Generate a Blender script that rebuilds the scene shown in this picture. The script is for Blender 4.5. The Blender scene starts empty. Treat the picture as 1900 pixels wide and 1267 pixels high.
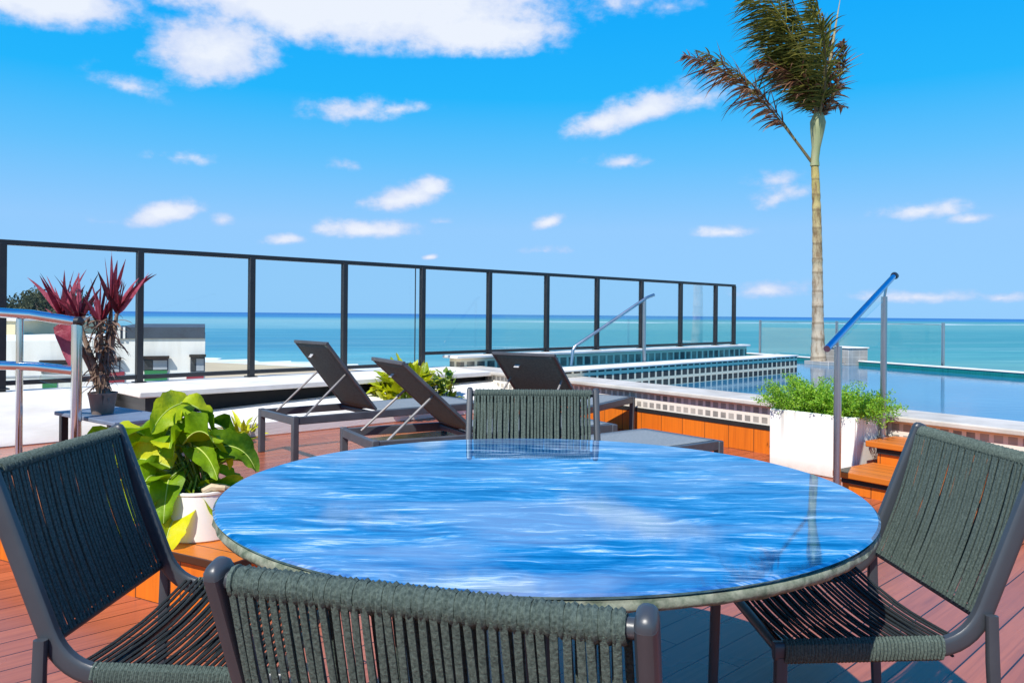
import bpy, bmesh, math, random
from mathutils import Vector, Matrix, noise
R = math.radians
random.seed(7)
scene = bpy.context.scene
COL = scene.collection

# ------------------------------------------------------------------ camera
cam_d = bpy.data.cameras.new("camera")
cam = bpy.data.objects.new("camera", cam_d); COL.objects.link(cam)
CAM_Z = 1.17
cam_d.sensor_width = 36.0
cam_d.lens = 36.0 * 1477 / 1900
cam_d.shift_y = -50.0 / 1900
cam_d.clip_start = 0.02
cam_d.clip_end = 60000
_r = R(0.5)
cam.matrix_world = Matrix(((math.cos(_r), -math.sin(_r), 0, 0),
                           (0, 0, -1, 0),
                           (math.sin(_r), math.cos(_r), 0, CAM_Z),
                           (0, 0, 0, 1)))
scene.camera = cam

# ------------------------------------------------------------------ light
SUN_EL, SUN_AZ = 51.0, 208.0           # azimuth clockwise from +Y: behind the viewer, to the left
world = bpy.data.worlds.new("World"); scene.world = world
world.use_nodes = True
wt = world.node_tree; wt.nodes.clear()
WN = wt.nodes; WL = wt.links

def wnode(t, **kw):
    n = WN.new(t)
    for k, v in kw.items(): setattr(n, k, v)
    return n
def wmath(op, a, b=None, c=None, clamp=False):
    n = wnode('ShaderNodeMath', operation=op, use_clamp=clamp)
    for i, v in enumerate((a, b, c)):
        if v is None: continue
        if isinstance(v, (int, float)): n.inputs[i].default_value = v
        else: WL.new(v, n.inputs[i])
    return n.outputs[0]

wout = wnode('ShaderNodeOutputWorld'); wbg = wnode('ShaderNodeBackground')
sky = wnode('ShaderNodeTexSky', sky_type='NISHITA')
sky.sun_disc = False
sky.sun_elevation = R(SUN_EL); sky.sun_rotation = R(SUN_AZ)
sky.air_density = 1.0; sky.dust_density = 0.25; sky.ozone_density = 2.0; sky.altitude = 20
hs = wnode('ShaderNodeHueSaturation')
hs.inputs['Saturation'].default_value = 1.0
hs.inputs['Value'].default_value = 1.0
WL.new(sky.outputs[0], hs.inputs['Color'])
SKYSTR = 0.105
wbg.inputs['Strength'].default_value = SKYSTR
# fair-weather clouds: each a lumpy patch at its own bearing and height in the sky
wtc = wnode('ShaderNodeTexCoord')
wsep = wnode('ShaderNodeSeparateXYZ'); WL.new(wtc.outputs['Generated'], wsep.inputs[0])
waz = wmath('ARCTAN2', wsep.outputs[0], wsep.outputs[1])
wel = wmath('ARCSINE', wsep.outputs[2])
# clear tropical air: deepen the sky's blue with height above the horizon
wgr = wnode('ShaderNodeValToRGB'); WL.new(wmath('MULTIPLY', wel, 2 / math.pi, clamp=True), wgr.inputs[0])
EXPO = 0.30
_k = 1.0 / (SKYSTR * 2 ** EXPO)
_st = [(0.0, (.27, .60, 1.0)), (.067, (.285, .595, 1.0)), (.12, (.115, .535, 1.0)), (.168, (.008, .47, 1.0)), (.22, (.0, .42, 1.0)), (.5, (.0, .20, .75)), (1.0, (.0, .11, .50))]
_e = wgr.color_ramp.elements
while len(_e) < len(_st): _e.new(.5)
for _x, (_p, _c) in zip(_e, _st): _x.position = _p; _x.color = (*_c, 1)
wsc = wnode('ShaderNodeVectorMath', operation='SCALE'); WL.new(wgr.outputs[0], wsc.inputs[0]); wsc.inputs[3].default_value = _k
wsk = wnode('ShaderNodeMixRGB'); wsk.inputs[0].default_value = .95
WL.new(hs.outputs[0], wsk.inputs[1]); WL.new(wsc.outputs[0], wsk.inputs[2])
wcomb = wnode('ShaderNodeCombineXYZ'); WL.new(waz, wcomb.inputs[0]); WL.new(wmath('MULTIPLY', wel, 1.5), wcomb.inputs[1])
def wnoise(scale, detail, rough, off):
    mp = wnode('ShaderNodeMapping'); mp.inputs['Location'].default_value = off
    WL.new(wcomb.outputs[0], mp.inputs['Vector'])
    n = wnode('ShaderNodeTexNoise'); n.inputs['Scale'].default_value = scale
    n.inputs['Detail'].default_value = detail; n.inputs['Roughness'].default_value = rough
    WL.new(mp.outputs[0], n.inputs['Vector']); return n.outputs[0]
wn1 = wnoise(11.0, 8, 0.56, (0.3, 1.7, 0)); wn2 = wnoise(34.0, 7, 0.6, (4.1, 0.2, 0)); wn3 = wnoise(5.0, 4, 0.5, (7.7, 3.1, 0))
# bearing, height, half-width, half-height (degrees), weight, slant
_cl = [(60, 5, 235, 78, 2.0, 0), (660, 10, 420, 118, 2.6, 0), (395, 105, 150, 88, 2.0, .15), (860, 65, 215, 62, 1.9, 0), (235, 165, 75, 30, .62, -.1), (650, 215, 95, 32, .85, .05), (735, 205, 65, 16, .62, .1),
       (1115, 228, 80, 28, 1.5, .15), (1200, 203, 150, 42, 1.5, .25), (1290, 180, 95, 38, .85, .25), (1150, 300, 65, 16, .65, 0), (330, 298, 60, 18, .7, 0), (635, 310, 28, 13, .45, 0), (300, 402, 86, 33, 1.6, .22), (195, 418, 38, 12, .55, 0),
       (750, 370, 100, 36, 1.6, .2), (800, 352, 48, 28, 1.6, .1), (680, 430, 108, 26, 1.6, 0), (523, 450, 44, 14, .95, .1), (410, 415, 22, 15, .55, 0), (1017, 412, 34, 18, 1.0, .25), (1345, 428, 66, 16, 1.0, 0), (1440, 365, 60, 30, .8, .3), (1440, 330, 55, 18, .62, 0),
       (1705, 385, 95, 25, 1.1, .05), (1800, 400, 45, 12, .8, 0), (1420, 535, 100, 23, .95, 0), (1700, 545, 190, 16, .8, 0), (1860, 545, 65, 14, .95, 0), (1140, 8, 110, 34, .65, .1), (1235, 10, 65, 22, .55, 0), (797, 479, 16, 7, 1.0, .1), (820, 413, 22, 9, .6, 0), (1010, 465, 55, 12, .62, 0)]
CLOUDS = []
for (u, v, hw, hh, w, sl) in _cl:      # bearings surveyed from the terrace
    k = math.hypot(1477, u - 950); c = (1477 / k) ** 2
    CLOUDS.append((math.degrees(math.atan((u - 950) / 1477)), math.degrees(math.atan((583.5 - v) / k)), math.degrees(hw / 1477) * c, math.degrees(hh / k), w, sl))
CLOUDS += [(48, 12, 9, 2.5, 1, .1), (70, 18, 10, 4, 1, 0), (130, 22, 12, 5, 1, 0), (-50, 13, 7, 2, .9, .1), (-75, 20, 10, 4, 1, 0), (175, 25, 12, 5, 1, 0), (-130, 16, 9, 3, 1, 0)]
dens = None; vert = None
for (a, e, sa, se, w, sl) in CLOUDS:
    da = wmath('MULTIPLY', wmath('SUBTRACT', waz, R(a)), 1 / R(sa))
    de0 = wmath('SUBTRACT', wel, R(e))
    de = wmath('MULTIPLY', wmath('SUBTRACT', de0, wmath('MULTIPLY', wmath('SUBTRACT', waz, R(a)), sl)), 1 / R(se))
    # flat bases: the lower half falls off faster than the top
    de = wmath('MULTIPLY', de, wmath('ADD', 1.0, wmath('MULTIPLY', wmath('LESS_THAN', de, 0.0), 0.45)))
    q = wmath('ADD', wmath('MULTIPLY', da, da), wmath('MULTIPLY', de, de))
    v = wmath('MULTIPLY', wmath('SUBTRACT', 1.0, wmath('SQRT', q)), w)
    dens = v if dens is None else wmath('MAXIMUM', dens, v)
nz = wmath('ADD', wmath('MULTIPLY', wmath('SUBTRACT', wn1, 0.5), 1.7), wmath('MULTIPLY', wmath('SUBTRACT', wn2, 0.5), 1.7))
cd = wmath('ADD', dens, nz)
mr = wnode('ShaderNodeMapRange', interpolation_type='SMOOTHSTEP')
WL.new(cd, mr.inputs[0]); mr.inputs[1].default_value = -0.10; mr.inputs[2].default_value = 0.95
mr.inputs[3].default_value = 0.0; mr.inputs[4].default_value = 0.95
gate = wnode('ShaderNodeMapRange', interpolation_type='SMOOTHSTEP')
WL.new(dens, gate.inputs[0]); gate.inputs[1].default_value = -0.45; gate.inputs[2].default_value = 0.15
cmask = wmath('MULTIPLY', mr.outputs[0], gate.outputs[0])
ccol = wnode('ShaderNodeMixRGB')
ccol.inputs[1].default_value = (0.55 * _k, 0.66 * _k, 0.95 * _k, 1)
ccol.inputs[2].default_value = (0.88 * _k, 0.92 * _k, 1.0 * _k, 1)
thick = wnode('ShaderNodeMapRange'); WL.new(wmath('ADD', cd, wmath('MULTIPLY', wmath('SUBTRACT', wn3, .5), 1.6)), thick.inputs[0])
thick.inputs[1].default_value = 0.1; thick.inputs[2].default_value = 1.35
WL.new(thick.outputs[0], ccol.inputs[0])
wmix = wnode('ShaderNodeMixRGB'); WL.new(cmask, wmix.inputs[0])
WL.new(wsk.outputs[0], wmix.inputs[1]); WL.new(ccol.outputs[0], wmix.inputs[2])
WL.new(wmix.outputs[0], wbg.inputs['Color']); WL.new(wbg.outputs[0], wout.inputs[0])

sun_d = bpy.data.lights.new("sun", 'SUN'); sun_d.energy = 5.0; sun_d.angle = R(0.5); sun_d.color = (1.0, 0.955, 0.88)
sun = bpy.data.objects.new("sun", sun_d); COL.objects.link(sun)
_sd = Vector((math.sin(R(SUN_AZ)) * math.cos(R(SUN_EL)), math.cos(R(SUN_AZ)) * math.cos(R(SUN_EL)), math.sin(R(SUN_EL))))
sun.rotation_euler = (-_sd).to_track_quat('-Z', 'Y').to_euler(); sun.location = _sd * 30

vs = scene.view_settings
vs.view_transform = 'Standard'; vs.look = 'None'; vs.exposure = EXPO; vs.gamma = 1.0; vs.use_curve_mapping = False
scene.cycles.max_bounces = 8; scene.cycles.transparent_max_bounces = 24
scene.cycles.caustics_reflective = False; scene.cycles.caustics_refractive = False

# ------------------------------------------------------------------ materials
def new_mat(name):
    m = bpy.data.materials.new(name); m.use_nodes = True
    nt = m.node_tree; nt.nodes.clear()
    out = nt.nodes.new('ShaderNodeOutputMaterial')
    return m, nt, out
def setin(node, key, v):
    if key in node.inputs: node.inputs[key].default_value = v
def c4(c): return (c[0], c[1], c[2], 1.0)
def N(nt, t, **kw):
    n = nt.nodes.new(t)
    for k, v in kw.items(): setattr(n, k, v)
    return n
def ramp(nt, src, stops):
    r = N(nt, 'ShaderNodeValToRGB'); nt.links.new(src, r.inputs[0])
    el = r.color_ramp.elements
    while len(el) < len(stops): el.new(0.5)
    for e, (p, c) in zip(el, stops): e.position = p; e.color = c4(c) if len(c) == 3 else c
    return r.outputs[0]
def coords(nt, scale=(1, 1, 1), rot=(0, 0, 0), kind='Object', loc=(0, 0, 0)):
    tc = N(nt, 'ShaderNodeTexCoord'); mp = N(nt, 'ShaderNodeMapping')
    mp.inputs['Scale'].default_value = scale; mp.inputs['Rotation'].default_value = rot; mp.inputs['Location'].default_value = loc
    nt.links.new(tc.outputs[kind], mp.inputs['Vector']); return mp.outputs[0]
def noise_fac(nt, vec, scale, detail=5, rough=0.55, dist=0.0):
    n = N(nt, 'ShaderNodeTexNoise'); n.inputs['Scale'].default_value = scale; n.inputs['Detail'].default_value = detail
    n.inputs['Roughness'].default_value = rough; n.inputs['Distortion'].default_value = dist
    nt.links.new(vec, n.inputs['Vector']); return n.outputs[0]
def mixc(nt, fac, a, b, blend='MIX'):
    m = N(nt, 'ShaderNodeMixRGB', blend_type=blend)
    for i, v in ((0, fac), (1, a), (2, b)):
        if isinstance(v, (int, float)): m.inputs[i].default_value = v
        elif isinstance(v, tuple): m.inputs[i].default_value = c4(v)
        else: nt.links.new(v, m.inputs[i])
    return m.outputs[0]
def mth(nt, op, a, b=None, clamp=False):
    n = N(nt, 'ShaderNodeMath', operation=op, use_clamp=clamp)
    for i, v in ((0, a), (1, b)):
        if v is None: continue
        if isinstance(v, (int, float)): n.inputs[i].default_value = v
        else: nt.links.new(v, n.inputs[i])
    return n.outputs[0]
def bump(nt, h, strength, dist=0.01):
    b = N(nt, 'ShaderNodeBump'); b.inputs['Strength'].default_value = strength; b.inputs['Distance'].default_value = dist
    nt.links.new(h, b.inputs['Height']); return b.outputs[0]
def mat(name, a, b=None, rough=0.5, metal=0.0, scale=6.0, stretch=(1, 1, 1), spec=0.5, bumps=0.0, bscale=40.0, lo=.35, hi=.65, coat=0.0):
    """plain surface with a mottle between two of its own colours"""
    m, nt, out = new_mat(name)
    p = N(nt, 'ShaderNodeBsdfPrincipled')
    setin(p, 'Roughness', rough); setin(p, 'Metallic', metal); setin(p, 'Specular IOR Level', spec); setin(p, 'Coat Weight', coat); setin(p, 'Coat Roughness', .1)
    v = coords(nt, stretch)
    f = noise_fac(nt, v, scale)
    b = b or tuple(x * .75 for x in a)
    nt.links.new(ramp(nt, f, [(lo, a), (hi, b)]), p.inputs['Base Color'])
    if bumps: nt.links.new(bump(nt, noise_fac(nt, v, bscale, 4), bumps), p.inputs['Normal'])
    nt.links.new(p.outputs[0], out.inputs[0]); return m

M = {}
M['white_plaster'] = mat('white_plaster', (.80, .78, .73), (.60, .57, .51), rough=.8, scale=2.2, stretch=(.6, 2.5, 2.5), bumps=.2, bscale=24, spec=.25, lo=.42, hi=.78)
M['coping_white'] = mat('coping_white', (.80, .78, .73), (.64, .61, .55), rough=.6, scale=3, bumps=.1, spec=.3)
M['coping_stone'] = mat('coping_stone', (.60, .56, .50), (.42, .39, .34), rough=.6, scale=3.2, bumps=.15, spec=.3)
M['black_metal'] = mat('black_metal', (.012, .012, .015), (.018, .018, .02), rough=.42, scale=8)
M['seal_and_shade_black'] = mat('seal_and_shade_black', (.008, .008, .008), (.014, .013, .012), rough=.7, scale=8)  # joint black; also paints shade under the parapet coping and step treads
M['chair_metal'] = mat('chair_metal', (.046, .054, .064), (.038, .045, .054), rough=.38, scale=9, bumps=.03, bscale=300)
M['lounger_metal'] = mat('lounger_metal', (.075, .08, .092), (.055, .06, .07), rough=.42, scale=9)
M['chrome'] = mat('chrome', (.78, .79, .80), (.66, .67, .69), rough=.12, metal=1.0, scale=5)
M['steel'] = mat('steel', (.58, .58, .58), (.42, .42, .43), rough=.28, metal=1.0, scale=5, stretch=(1, 1, .1))
M['strut'] = mat('strut', (.30, .28, .27), (.2, .19, .18), rough=.4, scale=9)
M['sling_dark'] = mat('sling_dark', (.125, .180, .170), (.095, .140, .132), rough=.85, scale=60, spec=.2, bumps=.25, bscale=400)
M['sling_bed'] = mat('sling_bed', (.22, .25, .27), (.18, .21, .225), rough=.8, scale=50, spec=.2, bumps=.2, bscale=400)
M['pot_white'] = mat('pot_white', (.88, .86, .79), (.82, .79, .72), rough=.5, scale=2.5, bumps=.04, spec=.3)
def stained_white():
    m, nt, out = new_mat('planter_white')
    p = N(nt, 'ShaderNodeBsdfPrincipled'); setin(p, 'Roughness', .55); setin(p, 'Specular IOR Level', .3)
    f = noise_fac(nt, coords(nt, (14, 14, .9)), 1.0, 5, .6)
    sp = N(nt, 'ShaderNodeSeparateXYZ'); tc = N(nt, 'ShaderNodeTexCoord'); nt.links.new(tc.outputs['Object'], sp.inputs[0])
    top = N(nt, 'ShaderNodeMapRange'); nt.links.new(sp.outputs[2], top.inputs[0]); top.inputs[1].default_value = .18; top.inputs[2].default_value = .46
    low = N(nt, 'ShaderNodeMapRange'); nt.links.new(sp.outputs[2], low.inputs[0]); low.inputs[1].default_value = .10; low.inputs[2].default_value = .0
    k = mth(nt, 'MULTIPLY', ramp(nt, f, [(.56, (0, 0, 0)), (.68, (.7, .7, .7))]), top.outputs[0])
    col = mixc(nt, k, (.86, .84, .77), (.42, .40, .34))
    g = noise_fac(nt, coords(nt), 9, 6, .7)
    col = mixc(nt, mth(nt, 'MULTIPLY', mth(nt, 'MULTIPLY', g, low.outputs[0]), .9, True), col, (.36, .28, .2))
    nt.links.new(col, p.inputs['Base Color']); nt.links.new(bump(nt, g, .08, .01), p.inputs['Normal'])
    nt.links.new(p.outputs[0], out.inputs[0]); return m
M['planter_white'] = stained_white()
M['pot_brown'] = mat('pot_brown', (.30, .22, .18), (.2, .14, .11), rough=.8, scale=8)
M['soil'] = mat('soil', (.03, .02, .014), (.012, .01, .008), rough=.95, scale=30, bumps=.8, bscale=50)
M['bluegrey_top'] = mat('bluegrey_top', (.16, .20, .27), (.12, .15, .21), rough=.5, scale=5)
M['wood_root'] = mat('wood_root', (.62, .5, .33), (.4, .3, .18), rough=.8, scale=20)
M['beige_stem'] = mat('beige_stem', (.28, .20, .14), (.16, .11, .08), rough=.85, scale=20, bumps=.5)
M['pale_strip'] = mat('pale_strip', (.55, .56, .58), (.3, .31, .33), rough=.5, scale=60)

def wood_mat(name, axis_rot, plank, tones, rough, streak, vertical=False, length=2.4):
    m, nt, out = new_mat(name)
    p = N(nt, 'ShaderNodeBsdfPrincipled'); setin(p, 'Roughness', rough)
    tc = N(nt, 'ShaderNodeTexCoord')
    if vertical:   # planks run up: take (z, x)
        sp = N(nt, 'ShaderNodeSeparateXYZ'); nt.links.new(tc.outputs['Object'], sp.inputs[0])
        cb = N(nt, 'ShaderNodeCombineXYZ'); nt.links.new(sp.outputs[2], cb.inputs[0])
        nt.links.new(mth(nt, 'ADD', sp.outputs[0], sp.outputs[1]), cb.inputs[1]); vec = cb.outputs[0]
    else:
        mp = N(nt, 'ShaderNodeMapping'); mp.inputs['Rotation'].default_value = (0, 0, axis_rot)
        nt.links.new(tc.outputs['Object'], mp.inputs['Vector']); vec = mp.outputs[0]
    br = N(nt, 'ShaderNodeTexBrick'); nt.links.new(vec, br.inputs['Vector'])
    br.offset = .37; br.squash = 1; br.offset_frequency = 2
    br.inputs['Scale'].default_value = 1; br.inputs['Brick Width'].default_value = length; br.inputs['Row Height'].default_value = plank
    br.inputs['Mortar Size'].default_value = .0032; br.inputs['Mortar Smooth'].default_value = .1; br.inputs['Bias'].default_value = 0
    br.inputs['Color1'].default_value = c4(tones[0]); br.inputs['Color2'].default_value = c4(tones[1]); br.inputs['Mortar'].default_value = c4(tones[3])
    st = N(nt, 'ShaderNodeMapping'); st.inputs['Scale'].default_value = (1.2, 26, 1); nt.links.new(vec, st.inputs['Vector'])
    g = noise_fac(nt, st.outputs[0], 1.6, 7, .62, .6)
    big = noise_fac(nt, vec, .9, 4, .6)
    gfac = N(nt, 'ShaderNodeMapRange'); nt.links.new(g, gfac.inputs[0]); gfac.inputs[1].default_value = .42; gfac.inputs[2].default_value = .75; gfac.inputs[4].default_value = streak
    c = mixc(nt, gfac.outputs[0], br.outputs['Color'], tones[2])
    bfac = N(nt, 'ShaderNodeMapRange'); nt.links.new(big, bfac.inputs[0]); bfac.inputs[1].default_value = .35; bfac.inputs[2].default_value = .7; bfac.inputs[3].default_value = 0; bfac.inputs[4].default_value = .45
    c = mixc(nt, bfac.outputs[0], c, tones[4])
    c = mixc(nt, br.outputs['Fac'], c, tones[3])
    nt.links.new(c, p.inputs['Base Color'])
    rr = N(nt, 'ShaderNodeMapRange'); nt.links.new(big, rr.inputs[0]); rr.inputs[3].default_value = rough - .08; rr.inputs[4].default_value = rough + .14
    nt.links.new(rr.outputs[0], p.inputs['Roughness'])
    h = mth(nt, 'SUBTRACT', mth(nt, 'MULTIPLY', g, .25), br.outputs['Fac'])
    nt.links.new(bump(nt, h, .35, .004), p.inputs['Normal'])
    nt.links.new(p.outputs[0], out.inputs[0]); return m
M['deck'] = wood_mat('deck_wood', -R(44), .125, ((.41, .120, .056), (.29, .078, .038), (.15, .040, .022), (.016, .006, .005), (.44, .15, .08)), .23, .8)
setin(next(n for n in M['deck'].node_tree.nodes if n.type == 'BSDF_PRINCIPLED'), 'Specular Tint', (1, .72, .86, 1))
M['clad'] = wood_mat('orange_cladding', 0, .27, ((.72, .170, .006), (.64, .14, .005), (.40, .075, .004), (.10, .03, .006), (.74, .2, .008)), .5, .7, vertical=True)
M['step'] = wood_mat('orange_step', 0, .11, ((.62, .165, .010), (.54, .135, .008), (.36, .08, .006), (.06, .02, .005), (.62, .2, .03)), .36, .5)

def tile_mat(name, w, h, c1, c2, grout, rough, blotch, mort=.012):
    m, nt, out = new_mat(name)
    p = N(nt, 'ShaderNodeBsdfPrincipled')
    tc = N(nt, 'ShaderNodeTexCoord'); sp = N(nt, 'ShaderNodeSeparateXYZ'); nt.links.new(tc.outputs['Object'], sp.inputs[0])
    cb = N(nt, 'ShaderNodeCombineXYZ'); nt.links.new(mth(nt, 'ADD', sp.outputs[0], sp.outputs[1]), cb.inputs[0]); nt.links.new(sp.outputs[2], cb.inputs[1])
    br = N(nt, 'ShaderNodeTexBrick'); nt.links.new(cb.outputs[0], br.inputs['Vector']); br.offset = 0; br.squash = 1
    br.inputs['Scale'].default_value = 1; br.inputs['Brick Width'].default_value = w; br.inputs['Row Height'].default_value = h
    br.inputs['Mortar Size'].default_value = mort; br.inputs['Mortar Smooth'].default_value = .15; br.inputs['Bias'].default_value = -.1
    br.inputs['Color1'].default_value = c4(c1); br.inputs['Color2'].default_value = c4(c2); br.inputs['Mortar'].default_value = c4(grout)
    f = noise_fac(nt, cb.outputs[0], 3.0, 5, .6)
    r = N(nt, 'ShaderNodeMapRange'); nt.links.new(f, r.inputs[0]); r.inputs[1].default_value = .4; r.inputs[2].default_value = .68; r.inputs[4].default_value = .8
    c = mixc(nt, r.outputs[0], br.outputs['Color'], blotch)
    c = mixc(nt, br.outputs['Fac'], c, grout)
    nt.links.new(c, p.inputs['Base Color'])
    rr = N(nt, 'ShaderNodeMapRange'); nt.links.new(br.outputs['Fac'], rr.inputs[0]); rr.inputs[3].default_value = rough; rr.inputs[4].default_value = .8
    nt.links.new(rr.outputs[0], p.inputs['Roughness'])
    nt.links.new(bump(nt, mth(nt, 'SUBTRACT', 1.0, br.outputs['Fac']), .4, .004), p.inputs['Normal'])
    nt.links.new(p.outputs[0], out.inputs[0]); return m
M['tile_pale'] = tile_mat('pale_mosaic', .088, .081, (.33, .31, .28), (.14, .135, .125), (.74, .69, .60), .5, (.52, .48, .41), .016)
M['tile_dark'] = tile_mat('dark_mosaic', .15, .118, (.042, .036, .032), (.020, .018, .018), (.86, .72, .52), .6, (.12, .095, .07), .02)
M['tile_mid'] = tile_mat('worn_mosaic', .19, .18, (.16, .125, .09), (.045, .04, .036), (.86, .72, .50), .65, (.60, .47, .31), .026)
M['tile_teal'] = tile_mat('teal_mosaic', .05, .05, (.005, .16, .17), (.004, .12, .135), (.01, .2, .2), .2, (.006, .2, .2), .002)
M['stone_block'] = tile_mat('grey_block', .62, .5, (.44, .41, .37), (.38, .36, .32), (.18, .17, .15), .6, (.3, .28, .25), .004)
M['block_grey'] = tile_mat('grey_panel', .2, .13, (.30, .29, .27), (.22, .21, .2), (.45, .44, .42), .5, (.4, .39, .37), .006)

def glass_mat(name, tint, refl, rough=.01):
    m, nt, out = new_mat(name)
    t = N(nt, 'ShaderNodeBsdfTransparent'); t.inputs[0].default_value = c4(tint)
    g = N(nt, 'ShaderNodeBsdfGlossy'); g.inputs['Roughness'].default_value = rough; g.inputs[0].default_value = (1, 1, 1, 1)
    fr = N(nt, 'ShaderNodeFresnel'); fr.inputs[0].default_value = 1.45
    mx = N(nt, 'ShaderNodeMixShader')
    nt.links.new(mth(nt, 'MULTIPLY', fr.outputs[0], refl), mx.inputs[0])
    nt.links.new(t.outputs[0], mx.inputs[1]); nt.links.new(g.outputs[0], mx.inputs[2]); nt.links.new(mx.outputs[0], out.inputs[0]); return m
M['glass'] = glass_mat('fence_glass', (.965, .985, .98), .28)
M['glass_green'] = glass_mat('green_glass', (.94, .98, .97), .22)

def rope_mat(name, a, b, scale):
    m, nt, out = new_mat(name)
    p = N(nt, 'ShaderNodeBsdfPrincipled'); setin(p, 'Roughness', .8); setin(p, 'Specular IOR Level', .25)
    v = coords(nt)
    f = noise_fac(nt, v, scale, 5, .65); f2 = noise_fac(nt, v, 9, 3)
    c = ramp(nt, f, [(.36, b), (.64, a)])
    c = mixc(nt, mth(nt, 'MULTIPLY', f2, .5), c, tuple(x * .7 for x in b))
    nt.links.new(c, p.inputs['Base Color'])
    nt.links.new(bump(nt, f, .7, .003), p.inputs['Normal'])
    nt.links.new(p.outputs[0], out.inputs[0]); return m
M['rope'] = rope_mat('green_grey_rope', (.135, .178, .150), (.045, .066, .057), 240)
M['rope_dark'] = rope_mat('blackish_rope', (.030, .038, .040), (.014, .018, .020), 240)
M['rope_edge'] = rope_mat('pale_rough_edge', (.36, .38, .29), (.09, .12, .08), 34)

def table_mat():
    m, nt, out = new_mat('sky_tinted_streaked_glass')
    w0 = coords(nt, (2.2, 5, 1)); wn = N(nt, 'ShaderNodeTexNoise'); wn.inputs['Scale'].default_value = 1.6; wn.inputs['Detail'].default_value = 4; nt.links.new(w0, wn.inputs['Vector'])
    def warp(scl, rot, amt, loc=(0, 0, 0)):
        tc = N(nt, 'ShaderNodeTexCoord'); a_ = N(nt, 'ShaderNodeVectorMath', operation='MULTIPLY_ADD')
        nt.links.new(wn.outputs['Color'], a_.inputs[0]); a_.inputs[1].default_value = (amt, amt * .55, 0); nt.links.new(tc.outputs['Object'], a_.inputs[2])
        mp = N(nt, 'ShaderNodeMapping'); mp.inputs['Scale'].default_value = scl; mp.inputs['Rotation'].default_value = (0, 0, rot); mp.inputs['Location'].default_value = loc
        nt.links.new(a_.outputs[0], mp.inputs['Vector']); return mp.outputs[0]
    v = warp((2.4, 17, 1), R(-4), .22)
    s1 = noise_fac(nt, v, 1.7, 9, .66, .5)
    v2 = warp((6, 60, 1), R(5), .16, (3, 1, 0))
    s2 = noise_fac(nt, v2, 2.0, 8, .70, .4)
    vb = coords(nt, (1.2, 3.0, 1), loc=(7, 2, 0))
    big = noise_fac(nt, vb, 1.7, 4, .55, .5)
    d = N(nt, 'ShaderNodeBsdfPrincipled'); setin(d, 'Roughness', .5); setin(d, 'Specular IOR Level', .0)
    mixs = mth(nt, 'ADD', mth(nt, 'MULTIPLY', s1, .6), mth(nt, 'MULTIPLY', s2, .4))
    base = ramp(nt, mixs, [(.38, (.001, .035, .14)), (.48, (.006, .11, .32)), (.58, (.09, .30, .58))])  # sky reflection painted into the base blue; streaks are the top's pattern
    base = mixc(nt, ramp(nt, big, [(.46, (0, 0, 0)), (.66, (.75, .75, .75))]), base, (.26, .33, .46))
    wh = mth(nt, 'MULTIPLY', ramp(nt, s1, [(.53, (0, 0, 0)), (.66, (1, 1, 1))]), ramp(nt, s2, [(.46, (0, 0, 0)), (.58, (1, 1, 1))]))
    base = mixc(nt, wh, base, (.60, .67, .76))
    nt.links.new(base, d.inputs['Base Color'])
    g = N(nt, 'ShaderNodeBsdfGlossy'); g.inputs['Roughness'].default_value = .012
    nt.links.new(ramp(nt, mixs, [(.38, (.22, .58, .80)), (.57, (.72, .92, 1.0))]), g.inputs[0])
    nb = bump(nt, mixs, .016, .002)
    nt.links.new(nb, g.inputs['Normal'])
    lw = N(nt, 'ShaderNodeFresnel'); lw.inputs[0].default_value = 2.3
    k = mth(nt, 'MULTIPLY', mth(nt, 'ADD', mth(nt, 'MULTIPLY', lw.outputs[0], .9), .22, True), mth(nt, 'SUBTRACT', 1.0, mth(nt, 'MULTIPLY', wh, .6)))
    mx = N(nt, 'ShaderNodeMixShader'); nt.links.new(k, mx.inputs[0])
    nt.links.new(d.outputs[0], mx.inputs[1]); nt.links.new(g.outputs[0], mx.inputs[2]); nt.links.new(mx.outputs[0], out.inputs[0]); return m
M['table_top'] = table_mat()

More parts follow.
